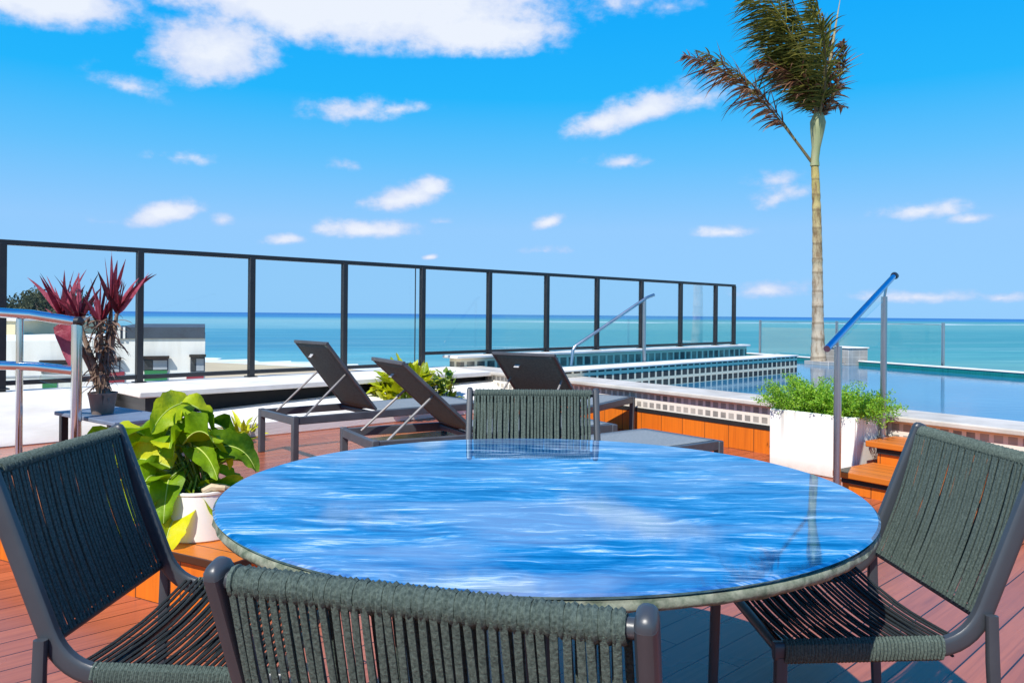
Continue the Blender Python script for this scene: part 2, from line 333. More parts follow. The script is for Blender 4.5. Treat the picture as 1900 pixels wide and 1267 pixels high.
def sea_mat():
    m, nt, out = new_mat('sea_water')
    geo = N(nt, 'ShaderNodeNewGeometry')
    mp = N(nt, 'ShaderNodeMapping'); mp.vector_type = 'POINT'; mp.inputs['Rotation'].default_value = (0, 0, R(-14))
    nt.links.new(geo.outputs['Position'], mp.inputs['Vector'])
    sp = N(nt, 'ShaderNodeSeparateXYZ'); nt.links.new(mp.outputs[0], sp.inputs[0])
    # distance offshore, on a log scale: the shelf deepens in bands towards the reef
    st = N(nt, 'ShaderNodeMapping'); st.inputs['Scale'].default_value = (.0016, .006, 1); nt.links.new(mp.outputs[0], st.inputs['Vector'])
    wob = noise_fac(nt, st.outputs[0], 1.0, 5, .6, .3)
    off = mth(nt, 'MAXIMUM', sp.outputs[1], 20.0)
    lg = mth(nt, 'LOGARITHM', off, 10.0)
    lg = mth(nt, 'ADD', lg, mth(nt, 'MULTIPLY', mth(nt, 'SUBTRACT', wob, .5), .34))
    t = N(nt, 'ShaderNodeMapRange'); nt.links.new(lg, t.inputs[0]); t.inputs[1].default_value = 2.0; t.inputs[2].default_value = 4.0
    col = ramp(nt, t.outputs[0], [(0.0, (.30, .42, .36)), (.13, (.22, .42, .42)), (.20, (.08, .32, .40)), (.27, (.045, .22, .33)), (.39, (.05, .25, .36)), (.46, (.15, .35, .42)), (.57, (.19, .38, .43)), (.64, (.10, .32, .42)), (.70, (.02, .17, .38)), (1.0, (.006, .10, .34))])
    # east side of the bay is greener
    fx = N(nt, 'ShaderNodeMapRange'); nt.links.new(mth(nt, 'DIVIDE', sp.outputs[0], off), fx.inputs[0]); fx.inputs[1].default_value = .0; fx.inputs[2].default_value = .45; fx.inputs[4].default_value = .6
    deep = N(nt, 'ShaderNodeMapRange'); nt.links.new(t.outputs[0], deep.inputs[0]); deep.inputs[1].default_value = .74; deep.inputs[2].default_value = .68
    col = mixc(nt, mth(nt, 'MULTIPLY', fx.outputs[0], deep.outputs[0]), col, (.05, .25, .22))
    s2 = N(nt, 'ShaderNodeMapping'); s2.inputs['Scale'].default_value = (.004, .03, 1); nt.links.new(mp.outputs[0], s2.inputs['Vector'])
    rip = noise_fac(nt, s2.outputs[0], 1.0, 6, .65, .4)
    col = mixc(nt, ramp(nt, rip, [(.48, (0, 0, 0)), (.75, (.4, .4, .4))]), col, (.22, .40, .42))
    s4 = N(nt, 'ShaderNodeMapping'); s4.inputs['Scale'].default_value = (.02, .11, 1); nt.links.new(mp.outputs[0], s4.inputs['Vector'])
    chop = noise_fac(nt, s4.outputs[0], 1.0, 7, .72, .3)
    col = mixc(nt, ramp(nt, chop, [(.40, (.30, .30, .30)), (.56, (0, 0, 0))]), col, (.02, .14, .22))
    col = mixc(nt, ramp(nt, chop, [(.60, (0, 0, 0)), (.78, (.5, .5, .5))]), col, (.42, .56, .58))  # pale flecks: glints painted into the water's colour
    # breakers on the reef
    fl = N(nt, 'ShaderNodeMapRange'); nt.links.new(mth(nt, 'ABSOLUTE', mth(nt, 'SUBTRACT', lg, 3.17)), fl.inputs[0]); fl.inputs[1].default_value = .035; fl.inputs[2].default_value = .012
    s3 = N(nt, 'ShaderNodeMapping'); s3.inputs['Scale'].default_value = (.0032, .006, 1); nt.links.new(mp.outputs[0], s3.inputs['Vector'])
    fb = ramp(nt, noise_fac(nt, s3.outputs[0], 1.0, 4, .6), [(.47, (0, 0, 0)), (.56, (1, 1, 1))])
    fxx = N(nt, 'ShaderNodeMapRange'); nt.links.new(mth(nt, 'DIVIDE', sp.outputs[0], off), fxx.inputs[0]); fxx.inputs[1].default_value = .15; fxx.inputs[2].default_value = .35
    col = mixc(nt, mth(nt, 'MULTIPLY', mth(nt, 'MULTIPLY', fl.outputs[0], fb), fxx.outputs[0]), col, (.75, .8, .84))
    dd = N(nt, 'ShaderNodeBsdfDiffuse'); nt.links.new(col, dd.inputs[0])
    g = N(nt, 'ShaderNodeBsdfGlossy'); g.inputs['Roughness'].default_value = .3; g.inputs[0].default_value = (.9, .95, 1, 1)
    mx = N(nt, 'ShaderNodeMixShader'); mx.inputs[0].default_value = .13
    nt.links.new(dd.outputs[0], mx.inputs[1]); nt.links.new(g.outputs[0], mx.inputs[2]); nt.links.new(mx.outputs[0], out.inputs[0]); return m
M['sea'] = sea_mat()

def pool_mat():
    m, nt, out = new_mat('pool_water')
    p = N(nt, 'ShaderNodeBsdfPrincipled'); setin(p, 'Roughness', .03); setin(p, 'IOR', 1.33)
    v = coords(nt, (1, 1, 1), (0, 0, R(30)))
    f = noise_fac(nt, v, .6, 4, .5)
    nt.links.new(ramp(nt, f, [(.35, (.016, .15, .30)), (.7, (.03, .20, .36))]), p.inputs['Base Color'])
    w = noise_fac(nt, coords(nt, (1, 2.2, 1), (0, 0, R(20))), 3.2, 3, .5, .3)
    nt.links.new(bump(nt, mth(nt, 'ADD', w, mth(nt, 'MULTIPLY', noise_fac(nt, coords(nt, (1, 2.5, 1), (0, 0, R(10))), 14, 3), .25)), .10, .02), p.inputs['Normal'])
    nt.links.new(p.outputs[0], out.inputs[0]); return m
M['pool'] = pool_mat()

def leaf_mat(name, a, b, c, scale=14, trans=.35, rough=.38, spec=.4):
    m, nt, out = new_mat(name)
    p = N(nt, 'ShaderNodeBsdfPrincipled'); setin(p, 'Roughness', rough); setin(p, 'Specular IOR Level', spec)
    f = noise_fac(nt, coords(nt), scale, 4, .6)
    oi = N(nt, 'ShaderNodeNewGeometry')
    rnd = oi.outputs['Random Per Island']
    f = mth(nt, 'ADD', mth(nt, 'MULTIPLY', f, .55), mth(nt, 'MULTIPLY', rnd, .5))
    col = ramp(nt, f, [(.25, a), (.52, b), (.8, c)])
    nt.links.new(bump(nt, noise_fac(nt, coords(nt), scale * 5, 3), .5, .01), p.inputs['Normal'])
    nt.links.new(col, p.inputs['Base Color'])
    t = N(nt, 'ShaderNodeBsdfTranslucent'); nt.links.new(col, t.inputs[0])
    mx = N(nt, 'ShaderNodeMixShader'); mx.inputs[0].default_value = trans
    nt.links.new(p.outputs[0], mx.inputs[1]); nt.links.new(t.outputs[0], mx.inputs[2]); nt.links.new(mx.outputs[0], out.inputs[0]); return m
M['lime_leaf'] = leaf_mat('lime_leaf', (.03, .11, .004), (.25, .43, .007), (.72, .72, .012), 8, .42, .5, .3)
M['lime_rib'] = mat('lime_rib', (.50, .58, .14), (.4, .5, .1), rough=.5)
M['lime_bush'] = leaf_mat('lime_bush_leaf', (.22, .30, .006), (.50, .54, .008), (.62, .60, .02), 9, .3)
M['green_bush'] = leaf_mat('green_bush_leaf', (.05, .12, .012), (.14, .24, .02), (.36, .42, .03), 12, .3)
M['fern_leaf'] = leaf_mat('asparagus_fern_leaf', (.08, .24, .012), (.22, .48, .02), (.42, .64, .05), 16, .45)
M['red_leaf'] = leaf_mat('cordyline_leaf', (.045, .008, .014), (.24, .024, .045), (.56, .13, .18), 10, .4)
M['dry_leaf'] = leaf_mat('dry_leaf', (.09, .055, .04), (.2, .13, .10), (.34, .25, .2), 15, .2, .8, .1)
M['palm_leaf'] = leaf_mat('palm_leaf', (.035, .055, .010), (.125, .135, .025), (.34, .30, .06), 2.0, .4, .55, .25)
M['palm_brown'] = leaf_mat('palm_brown_leaf', (.06, .022, .014), (.20, .085, .05), (.44, .27, .17), 2.0, .35, .7, .15)
M['tree_leaf'] = leaf_mat('far_tree_leaf', (.02, .028, .014), (.05, .06, .03), (.11, .11, .06), 1.2, .15, .8, .1)
def trunk_mat():
    m, nt, out = new_mat('palm_trunk')
    p = N(nt, 'ShaderNodeBsdfPrincipled'); setin(p, 'Roughness', .75); setin(p, 'Specular IOR Level', .2)
    tc = N(nt, 'ShaderNodeTexCoord'); sp = N(nt, 'ShaderNodeSeparateXYZ'); nt.links.new(tc.outputs['Object'], sp.inputs[0])
    z = sp.outputs[2]
    up = N(nt, 'ShaderNodeMapRange'); nt.links.new(z, up.inputs[0]); up.inputs[1].default_value = 1.0; up.inputs[2].default_value = 2.9
    f = noise_fac(nt, coords(nt, (5, 5, 1.6)), 1.8, 8, .72)
    col = mixc(nt, up.outputs[0], (.46, .38, .28), (.42, .34, .12))
    col = mixc(nt, ramp(nt, f, [(.47, (0, 0, 0)), (.62, (.85, .85, .85))]), col, (.17, .10, .05))
    w = N(nt, 'ShaderNodeTexWave'); w.wave_type = 'BANDS'; w.bands_direction = 'Z'; w.inputs['Scale'].default_value = 1.1; w.inputs['Distortion'].default_value = 3.5
    nt.links.new(tc.outputs['Object'], w.inputs['Vector'])
    col = mixc(nt, ramp(nt, w.outputs[0], [(.90, (0, 0, 0)), (.99, (.5, .5, .5))]), col, (.14, .09, .05))
    nt.links.new(col, p.inputs['Base Color'])
    nt.links.new(bump(nt, mth(nt, 'ADD', f, w.outputs[0]), .4, .02), p.inputs['Normal'])
    nt.links.new(p.outputs[0], out.inputs[0]); return m
M['trunk'] = trunk_mat()
M['crownshaft'] = mat('crownshaft', (.20, .26, .10), (.30, .30, .16), rough=.6, scale=6, stretch=(1, 1, .15))
M['rachis'] = mat('rachis', (.16, .14, .05), (.09, .06, .03), rough=.6, scale=6)
M['spear'] = mat('spear', (.42, .38, .22), (.32, .25, .12), rough=.6, scale=6)
M['sand'] = mat('beach_sand', (.52, .43, .29), (.44, .36, .25), rough=.95, scale=.05, bumps=.2, bscale=1, spec=.1)
M['house_white'] = mat('house_white', (.78, .76, .72), (.58, .55, .50), rough=.85, scale=.9, stretch=(1.5, 1.5, .25), spec=.2, lo=.45, hi=.85)
M['house_cream'] = mat('house_cream', (.64, .55, .36), (.58, .50, .33), rough=.85, scale=.6, spec=.2)
M['house_roof'] = mat('house_roof', (.055, .07, .10), (.04, .05, .07), rough=.7, scale=.8)
M['pane_dark'] = mat('pane_dark', (.02, .022, .028), (.05, .055, .06), rough=.2, scale=1)
M['pane_light'] = mat('pane_light', (.30, .33, .37), (.42, .44, .47), rough=.3, scale=1)
M['panel_green'] = mat('panel_green', (.03, .20, .07), (.025, .17, .06), rough=.6, scale=2)
M['panel_red'] = mat('panel_red', (.28, .03, .05), (.22, .025, .04), rough=.6, scale=2)

# ------------------------------------------------------------------ mesh helpers
class MB:
    def __init__(s): s.v = []; s.f = []; s.mi = []; s.sm = []
    def add(s, vs, fs, mi=0, smooth=True):
        o = len(s.v); s.v.extend([tuple(v) for v in vs]); s.f.extend([tuple(i + o for i in f) for f in fs])
        s.mi.extend([mi] * len(fs)); s.sm.extend([smooth] * len(fs))
    def box(s, c, d, rz=0, mi=0, rot=None):
        hx, hy, hz = d[0] / 2, d[1] / 2, d[2] / 2
        m = rot if rot is not None else Matrix.Rotation(rz, 3, 'Z')
        vs = [Vector(c) + m @ Vector((x * hx, y * hy, z * hz)) for x in (-1, 1) for y in (-1, 1) for z in (-1, 1)]
        s.add(vs, [(0, 1, 3, 2), (4, 6, 7, 5), (0, 4, 5, 1), (2, 3, 7, 6), (0, 2, 6, 4), (1, 5, 7, 3)], mi)
    def box6(s, x0, x1, y0, y1, z0, z1, mi=0):
        s.box(((x0 + x1) / 2, (y0 + y1) / 2, (z0 + z1) / 2), (x1 - x0, y1 - y0, z1 - z0), mi=mi)
    def bar(s, a, b, w, h, mi=0):
        a = Vector(a); b = Vector(b); d = (b - a); L = d.length; x = d / L
        up = Vector((0, 0, 1)) if abs(x.z) < .95 else Vector((0, 1, 0))
        y = up.cross(x).normalized(); z = x.cross(y)
        m = Matrix((x, y, z)).transposed()
        s.box((a + b) / 2, (L, w, h), rot=m, mi=mi)
    def sweep(s, pts, rad, n=10, caps=True, axis=None, sq=None, mi=0):
        """tube along pts; rad a number, list or (ru, rv) pair list; axis: fixed first cross-section axis; sq: superellipse power"""
        pts = [Vector(p) for p in pts]; k = len(pts)
        T = []
        for i in range(k):
            d = pts[min(i + 1, k - 1)] - pts[max(i - 1, 0)]
            T.append(d.normalized() if d.length > 1e-9 else Vector((0, 0, 1)))
        if axis is None:
            u = T[0].orthogonal().normalized()
        vs = []
        for i in range(k):
            if axis is not None:
                u = Vector(axis); u = (u - T[i] * u.dot(T[i])).normalized()
            else:
                u = (u - T[i] * u.dot(T[i])).normalized()
            v = T[i].cross(u)
            r = rad[i] if isinstance(rad, (list,)) else rad
            ru, rv = r if isinstance(r, tuple) else (r, r)
            for j in range(n):
                a = 2 * math.pi * (j + .5) / n; ca, sa = math.cos(a), math.sin(a)
                if sq:
                    ca = math.copysign(abs(ca) ** sq, ca); sa = math.copysign(abs(sa) ** sq, sa)
                vs.append(pts[i] + u * (ca * ru) + v * (sa * rv))
        fs = [(i * n + j, i * n + (j + 1) % n, (i + 1) * n + (j + 1) % n, (i + 1) * n + j) for i in range(k - 1) for j in range(n)]
        if caps:
            fs.append(tuple(range(n - 1, -1, -1))); fs.append(tuple((k - 1) * n + j for j in range(n)))
        s.add(vs, fs, mi)
    def lathe(s, prof, n=32, c=(0, 0, 0), cap0=True, cap1=True, mi=0):
        vs = [(c[0] + r * math.cos(2 * math.pi * j / n), c[1] + r * math.sin(2 * math.pi * j / n), c[2] + z) for r, z in prof for j in range(n)]
        fs = [(i * n + j, i * n + (j + 1) % n, (i + 1) * n + (j + 1) % n, (i + 1) * n + j) for i in range(len(prof) - 1) for j in range(n)]
        if cap0: fs.append(tuple(range(n - 1, -1, -1)))
        if cap1: fs.append(tuple((len(prof) - 1) * n + j for j in range(n)))
        s.add(vs, fs, mi)
    def prism(s, poly, x0, x1, mi=0):
        """profile (y, z) extruded along x"""
        k = len(poly)
        vs = [(x0, y, z) for y, z in poly] + [(x1, y, z) for y, z in poly]
        fs = [(i, (i + 1) % k, k + (i + 1) % k, k + i) for i in range(k)]
        fs += [tuple(range(k - 1, -1, -1)), tuple(range(k, 2 * k))]
        s.add(vs, fs, mi)
    def slab(s, poly, z0, z1, mi=0):
        k = len(poly)
        vs = [(x, y, z0) for x, y in poly] + [(x, y, z1) for x, y in poly]
        fs = [(i, (i + 1) % k, k + (i + 1) % k, k + i) for i in range(k)]
        fs += [tuple(range(k - 1, -1, -1)), tuple(range(k, 2 * k))]
        s.add(vs, fs, mi)
    def leaf(s, base, d, up, L, W, droop=.3, fold=.25, ruffle=0.0, n=8, tipw=.0, twist=0.0, ph=0.0, wide=.42, mi=0, across=1, pw=.8, rag=0.0):
        mid = []
        """one blade: base point, heading, up hint, length, width"""
        base = Vector(base); d = Vector(d).normalized(); up = Vector(up)
        side = d.cross(up); side = side.normalized() if side.length > 1e-4 else d.orthogonal().normalized()
        nrm = side.cross(d).normalized()
        vs = []; p = base.copy(); dd = d.copy(); cols = 2 * across + 1
        for i in range(n + 1):
            t = i / n
            w = W * .5 * (math.sin(math.pi * min(1, t ** wide)) ** pw if 0 < t < 1 else 0) + tipw * W * .5 * (0 if t == 0 else 1)
            w = max(w * (1 + rag * random.uniform(-1, .4)), W * .02); mid.append(p.copy())
            a = twist * t; sd = side * math.cos(a) + nrm * math.sin(a); nr = nrm * math.cos(a) - side * math.sin(a)
            for j in range(cols):
                x = (j - across) / across
                rz = abs(x) * w * fold + ruffle * W * abs(x) ** 1.5 * math.sin(ph + t * 15 + (2.1 if x > 0 else 0))
                vs.append(p + sd * (x * w) + nr * rz)
            p = p + dd * (L / n)
            g = Vector((0, 0, -1)) * droop / n * (0.6 + 1.2 * t)
            dd = (dd + g).normalized(); nrm = side.cross(dd).normalized()
        fs = [(i * cols + j, i * cols + j + 1, (i + 1) * cols + j + 1, (i + 1) * cols + j) for i in range(n) for j in range(cols - 1)]
        s.add(vs, fs, mi); return mid
    def build(s, name, mats, parent=None, loc=(0, 0, 0), rz=0, bevel=0, angle=38, flat=False):
        me = bpy.data.meshes.new(name); me.from_pydata(s.v, [], s.f)
        if not isinstance(mats, (list, tuple)): mats = [mats]
        for m in mats: me.materials.append(m)
        me.polygons.foreach_set('material_index', s.mi)
        me.polygons.foreach_set('use_smooth', [not flat] * len(s.f))
        me.update()
        if not flat:
            try: me.set_sharp_from_angle(angle=R(angle))
            except Exception: pass
        o = bpy.data.objects.new(name, me); COL.objects.link(o)
        o.location = loc; o.rotation_euler = (0, 0, rz)
        if parent is not None: o.parent = parent
        if bevel:
            b = o.modifiers.new('bevel', 'BEVEL'); b.width = bevel; b.segments = 2; b.limit_method = 'ANGLE'; b.angle_limit = R(40); b.harden_normals = False
        return o

def tag(o, label=None, cat=None, group=None, kind=None):
    if label: o['label'] = label
    if cat: o['category'] = cat
    if group: o['group'] = group
    if kind: o['kind'] = kind
    return o
def empty(name, loc=(0, 0, 0), rz=0, label=None, cat=None, group=None):
    o = bpy.data.objects.new(name, None); COL.objects.link(o)
    o.location = loc; o.rotation_euler = (0, 0, rz); o.empty_display_size = .1
    return tag(o, label, cat, group)
def copy_tree(o, parent=None):
    c = o.copy(); COL.objects.link(c); c.parent = parent
    for ch in list(o.children): copy_tree(ch, c)
    return c
def arc_path(pts, r, n=6):
    """polyline with rounded corners"""
    pts = [Vector(p) for p in pts]; out = [pts[0]]
    for i in range(1, len(pts) - 1):
        a, b, c = pts[i - 1], pts[i], pts[i + 1]
        d1 = (a - b); d2 = (c - b); rr = min(r, d1.length * .45, d2.length * .45)
        p = b + d1.normalized() * rr; q = b + d2.normalized() * rr
        for k in range(n + 1):
            t = k / n; out.append(p * (1 - t) ** 2 + b * 2 * t * (1 - t) + q * t * t)
    out.append(pts[-1]); return out
def lerp(a, b, t): return a + (b - a) * t

# ------------------------------------------------------------------ setting: sea, shore, deck, pool
SEA_Z = -12.0
b = MB(); b.add([(-30000, -2000, 0), (30000, -2000, 0), (30000, 45000, 0), (-30000, 45000, 0)], [(0, 1, 2, 3)])
tag(b.build('sea', M['sea'], loc=(0, 0, SEA_Z)), kind='structure')
shore = [(-900, 520), (-300, 296), (-140, 232), (-92, 214), (-70, 203), (-52, 194), (-36, 186), (-15, 168), (10, 130), (50, 70), (110, -60), (110, -400), (-900, -400)]
b = MB(); b.slab(shore, SEA_Z - 3, SEA_Z + .35); tag(b.build('beach', M['sand']), kind='structure')
# foam where the waves run up the sand
def foam_mat():
    m, nt, out = new_mat('shore_foam')
    p = N(nt, 'ShaderNodeBsdfPrincipled'); setin(p, 'Roughness', .8)
    f = noise_fac(nt, coords(nt, (.08, .25, 1)), 1.0, 6, .65)
    nt.links.new(ramp(nt, f, [(.38, (.5, .56, .54)), (.6, (.80, .80, .76))]), p.inputs['Base Color'])
    nt.links.new(p.outputs[0], out.inputs[0]); return m
M['foam'] = foam_mat()
b = MB(); pv = []
random.seed(3)
for i in range(len(shore) - 3):
    (x0, y0), (x1, y1) = shore[i], shore[i + 1]
    for k in range(6):
        t = k / 6; pv.append((lerp(x0, x1, t), lerp(y0, y1, t)))
vs = []
for i, (x, y) in enumerate(pv):
    w = random.uniform(4, 13)
    vs += [(x - 2.0, y - 3.0, 0), (x + w * .45, y + w, 0)]
b.add(vs, [(2 * i, 2 * i + 1, 2 * i + 3, 2 * i + 2) for i in range(len(pv) - 1)])
tag(b.build('shore_foam', M['foam'], loc=(0, 0, SEA_Z + .37)), kind='structure')

# parapet / fence line: F(s, off); off positive towards the viewer
F0 = Vector((-4.62, 7.21)); FD = Vector((.719, .695)).normalized(); FN = Vector((FD.y, -FD.x)); F_ANG = math.atan2(FD.y, FD.x)
def F(s, off=0.0, z=0.0):
    p = F0 + FD * s + FN * off; return Vector((p.x, p.y, z))
# pool wall line: Wp(u, off); off positive towards the viewer
W0 = Vector((-.768, 10.8)); WD = Vector((.59, -.807)).normalized(); WNv = Vector((WD.y, -WD.x)); W_ANG = math.atan2(WD.y, WD.x)
def Wp(u, off=0.0, z=0.0):
    p = W0 + WD * u + WNv * off; return Vector((p.x, p.y, z))
E0 = Vector((5.48, 17.96)); ED = Vector((.404, -.915)).normalized(); EN = Vector((ED.y, -ED.x)); E_ANG = math.atan2(ED.y, ED.x)
def E(s, off=0.0, z=0.0):
    p = E0 + ED * s + EN * off; return Vector((p.x, p.y, z))
WATER_Z = .25

dk = [(-9.5, -5), (7.5, -5)] + [tuple(E(s, .12).xy) for s in (13.5, 0)] + [tuple(F(13.3, -.14).xy), tuple(F(-4.5, -.14).xy)]
b = MB(); b.slab(dk, -.35, 0); tag(b.build('deck', M['deck']), kind='structure')

# pool water sheet
pw = [tuple(Wp(.2, -.18).xy), tuple(Wp(12.2, -.18).xy), tuple(E(12.4, .06).xy), tuple(E(-.2, .06).xy), tuple(F(12.5, .05).xy)]
b = MB(); b.slab(pw, .02, WATER_Z); tag(b.build('pool_water', M['pool']), kind='structure')

# raised pool wall: orange cladding, black seal, mosaic band, coping
pwall = empty('pool_wall', Wp(0), W_ANG, 'raised pool wall with orange wood cladding, pale mosaic band and stone coping', 'wall')
WLEN = 12.4
def ob(mb, x0, x1, o0, o1, z0, z1): mb.box6(x0, x1, -max(o0, o1), -min(o0, o1), z0, z1)   # off = towards the viewer
b = MB(); ob(b, -.05, WLEN, -.015, -.17, 0, .203); b.build('cladding', M['clad'], pwall)
b = MB(); ob(b, -.05, WLEN, -.010, -.17, .203, .243); b.build('black_joint', M['seal_and_shade_black'], pwall)
b = MB(); ob(b, .62, WLEN, -.022, -.17, .243, .405); b.build('mosaic_band', M['tile_pale'], pwall)
b = MB(); ob(b, -.05, .617, -.020, -.17, .243, .405); b.build('stone_band', M['stone_block'], pwall)
b = MB(); ob(b, -.12, WLEN, .035, -.46, .405, .45); b.build('coping', M['coping_stone'], pwall, bevel=.012)

# low wall under the right half of the fence, facing the pool
fw = empty('fence_plinth', F(5.35), F_ANG, 'long low pool side wall of worn pale mosaic under the black glass fence', 'wall')
b = MB(); ob(b, 0, 7.6, .10, -.12, 0, .565); b.build('mosaic_face', M['tile_mid'], fw)
b = MB(); ob(b, -.1, 7.66, .16, -.16, .565, .605); b.build('coping', M['coping_white'], fw, bevel=.008)

# inner wall of dark mosaic standing in the pool
iw_a, iw_b = Vector((1.29, 9.8)), Vector((4.73, 13.2))
iw = empty('pool_divider', (iw_a.x - .9, iw_a.y - .89, 0), math.atan2(3.4, 3.44), 'low dark mosaic wall standing in the pool water, with a pale flat top', 'wall')
L = (iw_b - iw_a).length + 1.27
b = MB(); ob(b, 0, L, 0, -.34, .05, .515); b.build('mosaic_face', M['tile_dark'], iw)
b = MB(); ob(b, -.02, L + .02, .02, -.36, .515, .54); b.build('coping', M['coping_white'], iw, bevel=.006)

# infinity edge
ie = empty('infinity_edge', E(0), E_ANG, 'long teal mosaic kerb with a thin white top along the seaward pool edge', 'pool edge')
b = MB(); ob(b, -.3, 12.4, .0, -.10, .05, .322); b.build('mosaic_face', M['tile_teal'], ie)
b = MB(); ob(b, -.3, 12.4, .012, -.14, .322, .345); b.build('coping', M['coping_white'], ie, bevel=.005)

# parapet with a recessed shadow gap and a sloping foot
pp = empty('white_parapet', F(0), F_ANG, 'white rendered parapet below the left half of the fence, with overhanging coping and dark gap', 'wall')
b = MB()
pf = [[(s, -o, z) for (o, z) in ((.80, 0), (1.36, 0), (1.36, .13 + .02 * t), (1.30, .15 + .02 * t), (.97, lerp(.17, .315, t ** .6)), (.90, lerp(.175, .325, t ** .6)), (.80, lerp(.175, .325, t ** .6)))] for s, t in [(lerp(1.02, 5.25, k / 12), k / 12) for k in range(13)]]
b.add([p for r in pf for p in r], [(i * 7 + j, i * 7 + (j + 1) % 7, (i + 1) * 7 + (j + 1) % 7, (i + 1) * 7 + j) for i in range(12) for j in range(7)] + [tuple(range(6, -1, -1)), tuple(12 * 7 + j for j in range(7))])
b.build('sloped_foot', M['white_plaster'], pp, bevel=.008)
b = MB(); ob(b, .93, 1.02, .93, -.14, 0, .393); b.build('end_post', M['black_metal'], pp)
b = MB(); ob(b, 1.02, 5.25, .795, -.14, .02, .393); b.build('recess_wall', M['seal_and_shade_black'], pp)  # recess coloured black to stand for the shade under the overhang
b = MB(); ob(b, .86, 5.30, .99, -.14, .393, .45); b.build('coping', M['coping_white'], pp, bevel=.01)
b = MB(); b.prism([(.14, 0), (-.52, 0), (-.50, .07), (-.14, .43), (.14, .43)], -5.0, .86); b.build('sloped_wall', M['white_plaster'], pp, bevel=.01)

# ------------------------------------------------------------------ black framed glass fence
fence = empty('glass_fence', F(0), F_ANG, 'tall black framed glass fence running across the terrace towards the sea', 'fence')
SP = 1.194; TOP = 1.795
for k in range(-3, 12):
    s = k * SP if k < 11 else 10.57 * SP
    base = .40 if s < 5.3 else .60
    b = MB(); b.box((s, 0, (base + TOP - .02) / 2), (.062, .066, TOP - .02 - base)); b.build('post', M['black_metal'], fence, bevel=.004)
    b = MB(); b.box((s, 0, base + .056 if s < 5.3 else base + .008), (.11, .11, .012)); b.build('foot_plate', M['black_metal'], fence)
b = MB(); b.box6(-3 * SP - .03, 10.57 * SP + .03, -.024, .024, TOP - .034, TOP + .014); b.build('top_rail', M['black_metal'], fence, bevel=.004)
edges = [k * SP for k in range(-3, 11)] + [10.57 * SP]
for a, c in zip(edges[:-1], edges[1:]):
    low = .507 if (a + c) / 2 < 5.0 else .645
    b = MB(); b.box6(a + .028, c - .028, -.02, .02, low - .021, low + .021); b.build('bottom_rail', M['black_metal'], fence)
    b = MB(); b.box6(a + .027, c - .027, -.004, .004, low + .022, TOP - .031); b.build('glass_pane', M['glass'], fence)
b = MB(); b.sweep([(4.62, -.05, .45), (4.62, -.05, TOP - .02)], .0075, 8); b.build('thin_rod', M['black_metal'], fence)

# clear glass balustrade beyond the pool edge
gb = empty('clear_balustrade', E(0, -.55), E_ANG, 'low clear frameless glass balustrade beyond the pool edge, behind the palm', 'balustrade')
for s in (-.45, 1.85, 4.3):
    b = MB(); b.sweep([(s, 0, .05), (s, 0, 1.09)], .03, 10); b.build('post', M['steel'], gb)
for a, c in ((-.40, 1.80), (1.90, 4.25)):
    b = MB(); b.box6(a, c, -.006, .006, .12, 1.05); b.build('glass_pane', M['glass_green'], gb)
    b = MB(); b.box6(a, c, -.007, .007, 1.05, 1.060); b.build('edge_trim', M['steel'], gb)

# ------------------------------------------------------------------ pool steps
st = empty('pool_steps', Wp(6.10), W_ANG, 'orange wooden steps climbing to the pool coping beside the white planter', 'steps')
b = MB(); ob(b, 0, 1.55, .40, -.008, .258, .30); b.build('tread', M['step'], st, bevel=.006)
b = MB(); ob(b, .07, 1.55, .36, -.006, 0, .255); b.build('riser', M['clad'], st)
b = MB(); ob(b, .07, 1.55, .375, .362, .218, .256); b.build('shadow_strip', M['seal_and_shade_black'], st)  # black strip painted in as the shadow line below the tread
b = MB(); ob(b, .04, 1.55, .87, .37, .108, .15); b.build('tread', M['step'], st, bevel=.006)
b = MB(); ob(b, .09, 1.55, .83, .40, 0, .105); b.build('riser', M['clad'], st)
b = MB(); ob(b, .09, 1.55, .845, .832, .074, .106); b.build('shadow_strip', M['seal_and_shade_black'], st)  # lower tread's shadow line, likewise a painted black strip

# handrail at the pool steps
def rail_obj(name, parent, pts, r, m, n=12): 
    b = MB(); b.sweep(pts, r, n); return b.build(name, m, parent)
hr = empty('step_handrail', (1.98, 4.83, 0), 0, 'steel handrail rising beside the orange pool steps, with a dark knob at its upper end', 'handrail')
def rel(p, o): return Vector(p) - Vector(o)
O = (1.98, 4.83, 0)
p_lo, p_hi = Vector((1.845, 4.66, .985)), Vector((2.885, 6.02, 1.485))
for (x, y, z0, z1, kind) in ((1.98, 4.83, 0, .995, 0), (2.725, 5.83, .30, 1.325, 1)):
    b = MB(); b.sweep([rel((x, y, z0), O), rel((x, y, z1), O)], .022, 14); o = b.build('post', M['steel'], hr)
    b = MB(); b.lathe([(.045, 0), (.045, .008), (.03, .012)], 16, rel((x, y, z0), O)); b.build('base_flange', M['steel'], hr)
    t = (y - p_lo.y) / (p_hi.y - p_lo.y); q = p_lo.lerp(p_hi, t)
    b = MB(); b.sweep([rel((x, y, z1 - .01), O), rel((q.x, q.y, q.z - .02), O)], .009, 8); b.build('bracket', M['steel'], hr)
M['sky_tinted_rail'] = mat('sky_tinted_rail', (.34, .46, .74), (.22, .34, .62), rough=.16, metal=1.0, scale=4)  # blue of the reflected sky put into the metal's colour
rail_obj('rail', hr, [rel(p_lo, O), rel(p_lo.lerp(p_hi, .5), O), rel(p_hi, O)], (.020, .020), M['sky_tinted_rail'])
b = MB(); d_ = (p_hi - p_lo).normalized(); q = rel(p_hi, O)
b.sweep([q - d_ * .012, q + d_ * .02, q + d_ * .05 + Vector((0, 0, -.012)), q + d_ * .06 + Vector((0, 0, -.03))], [.024, .027, .026, .016], 12); b.build('end_knob', M['black_metal'], hr)
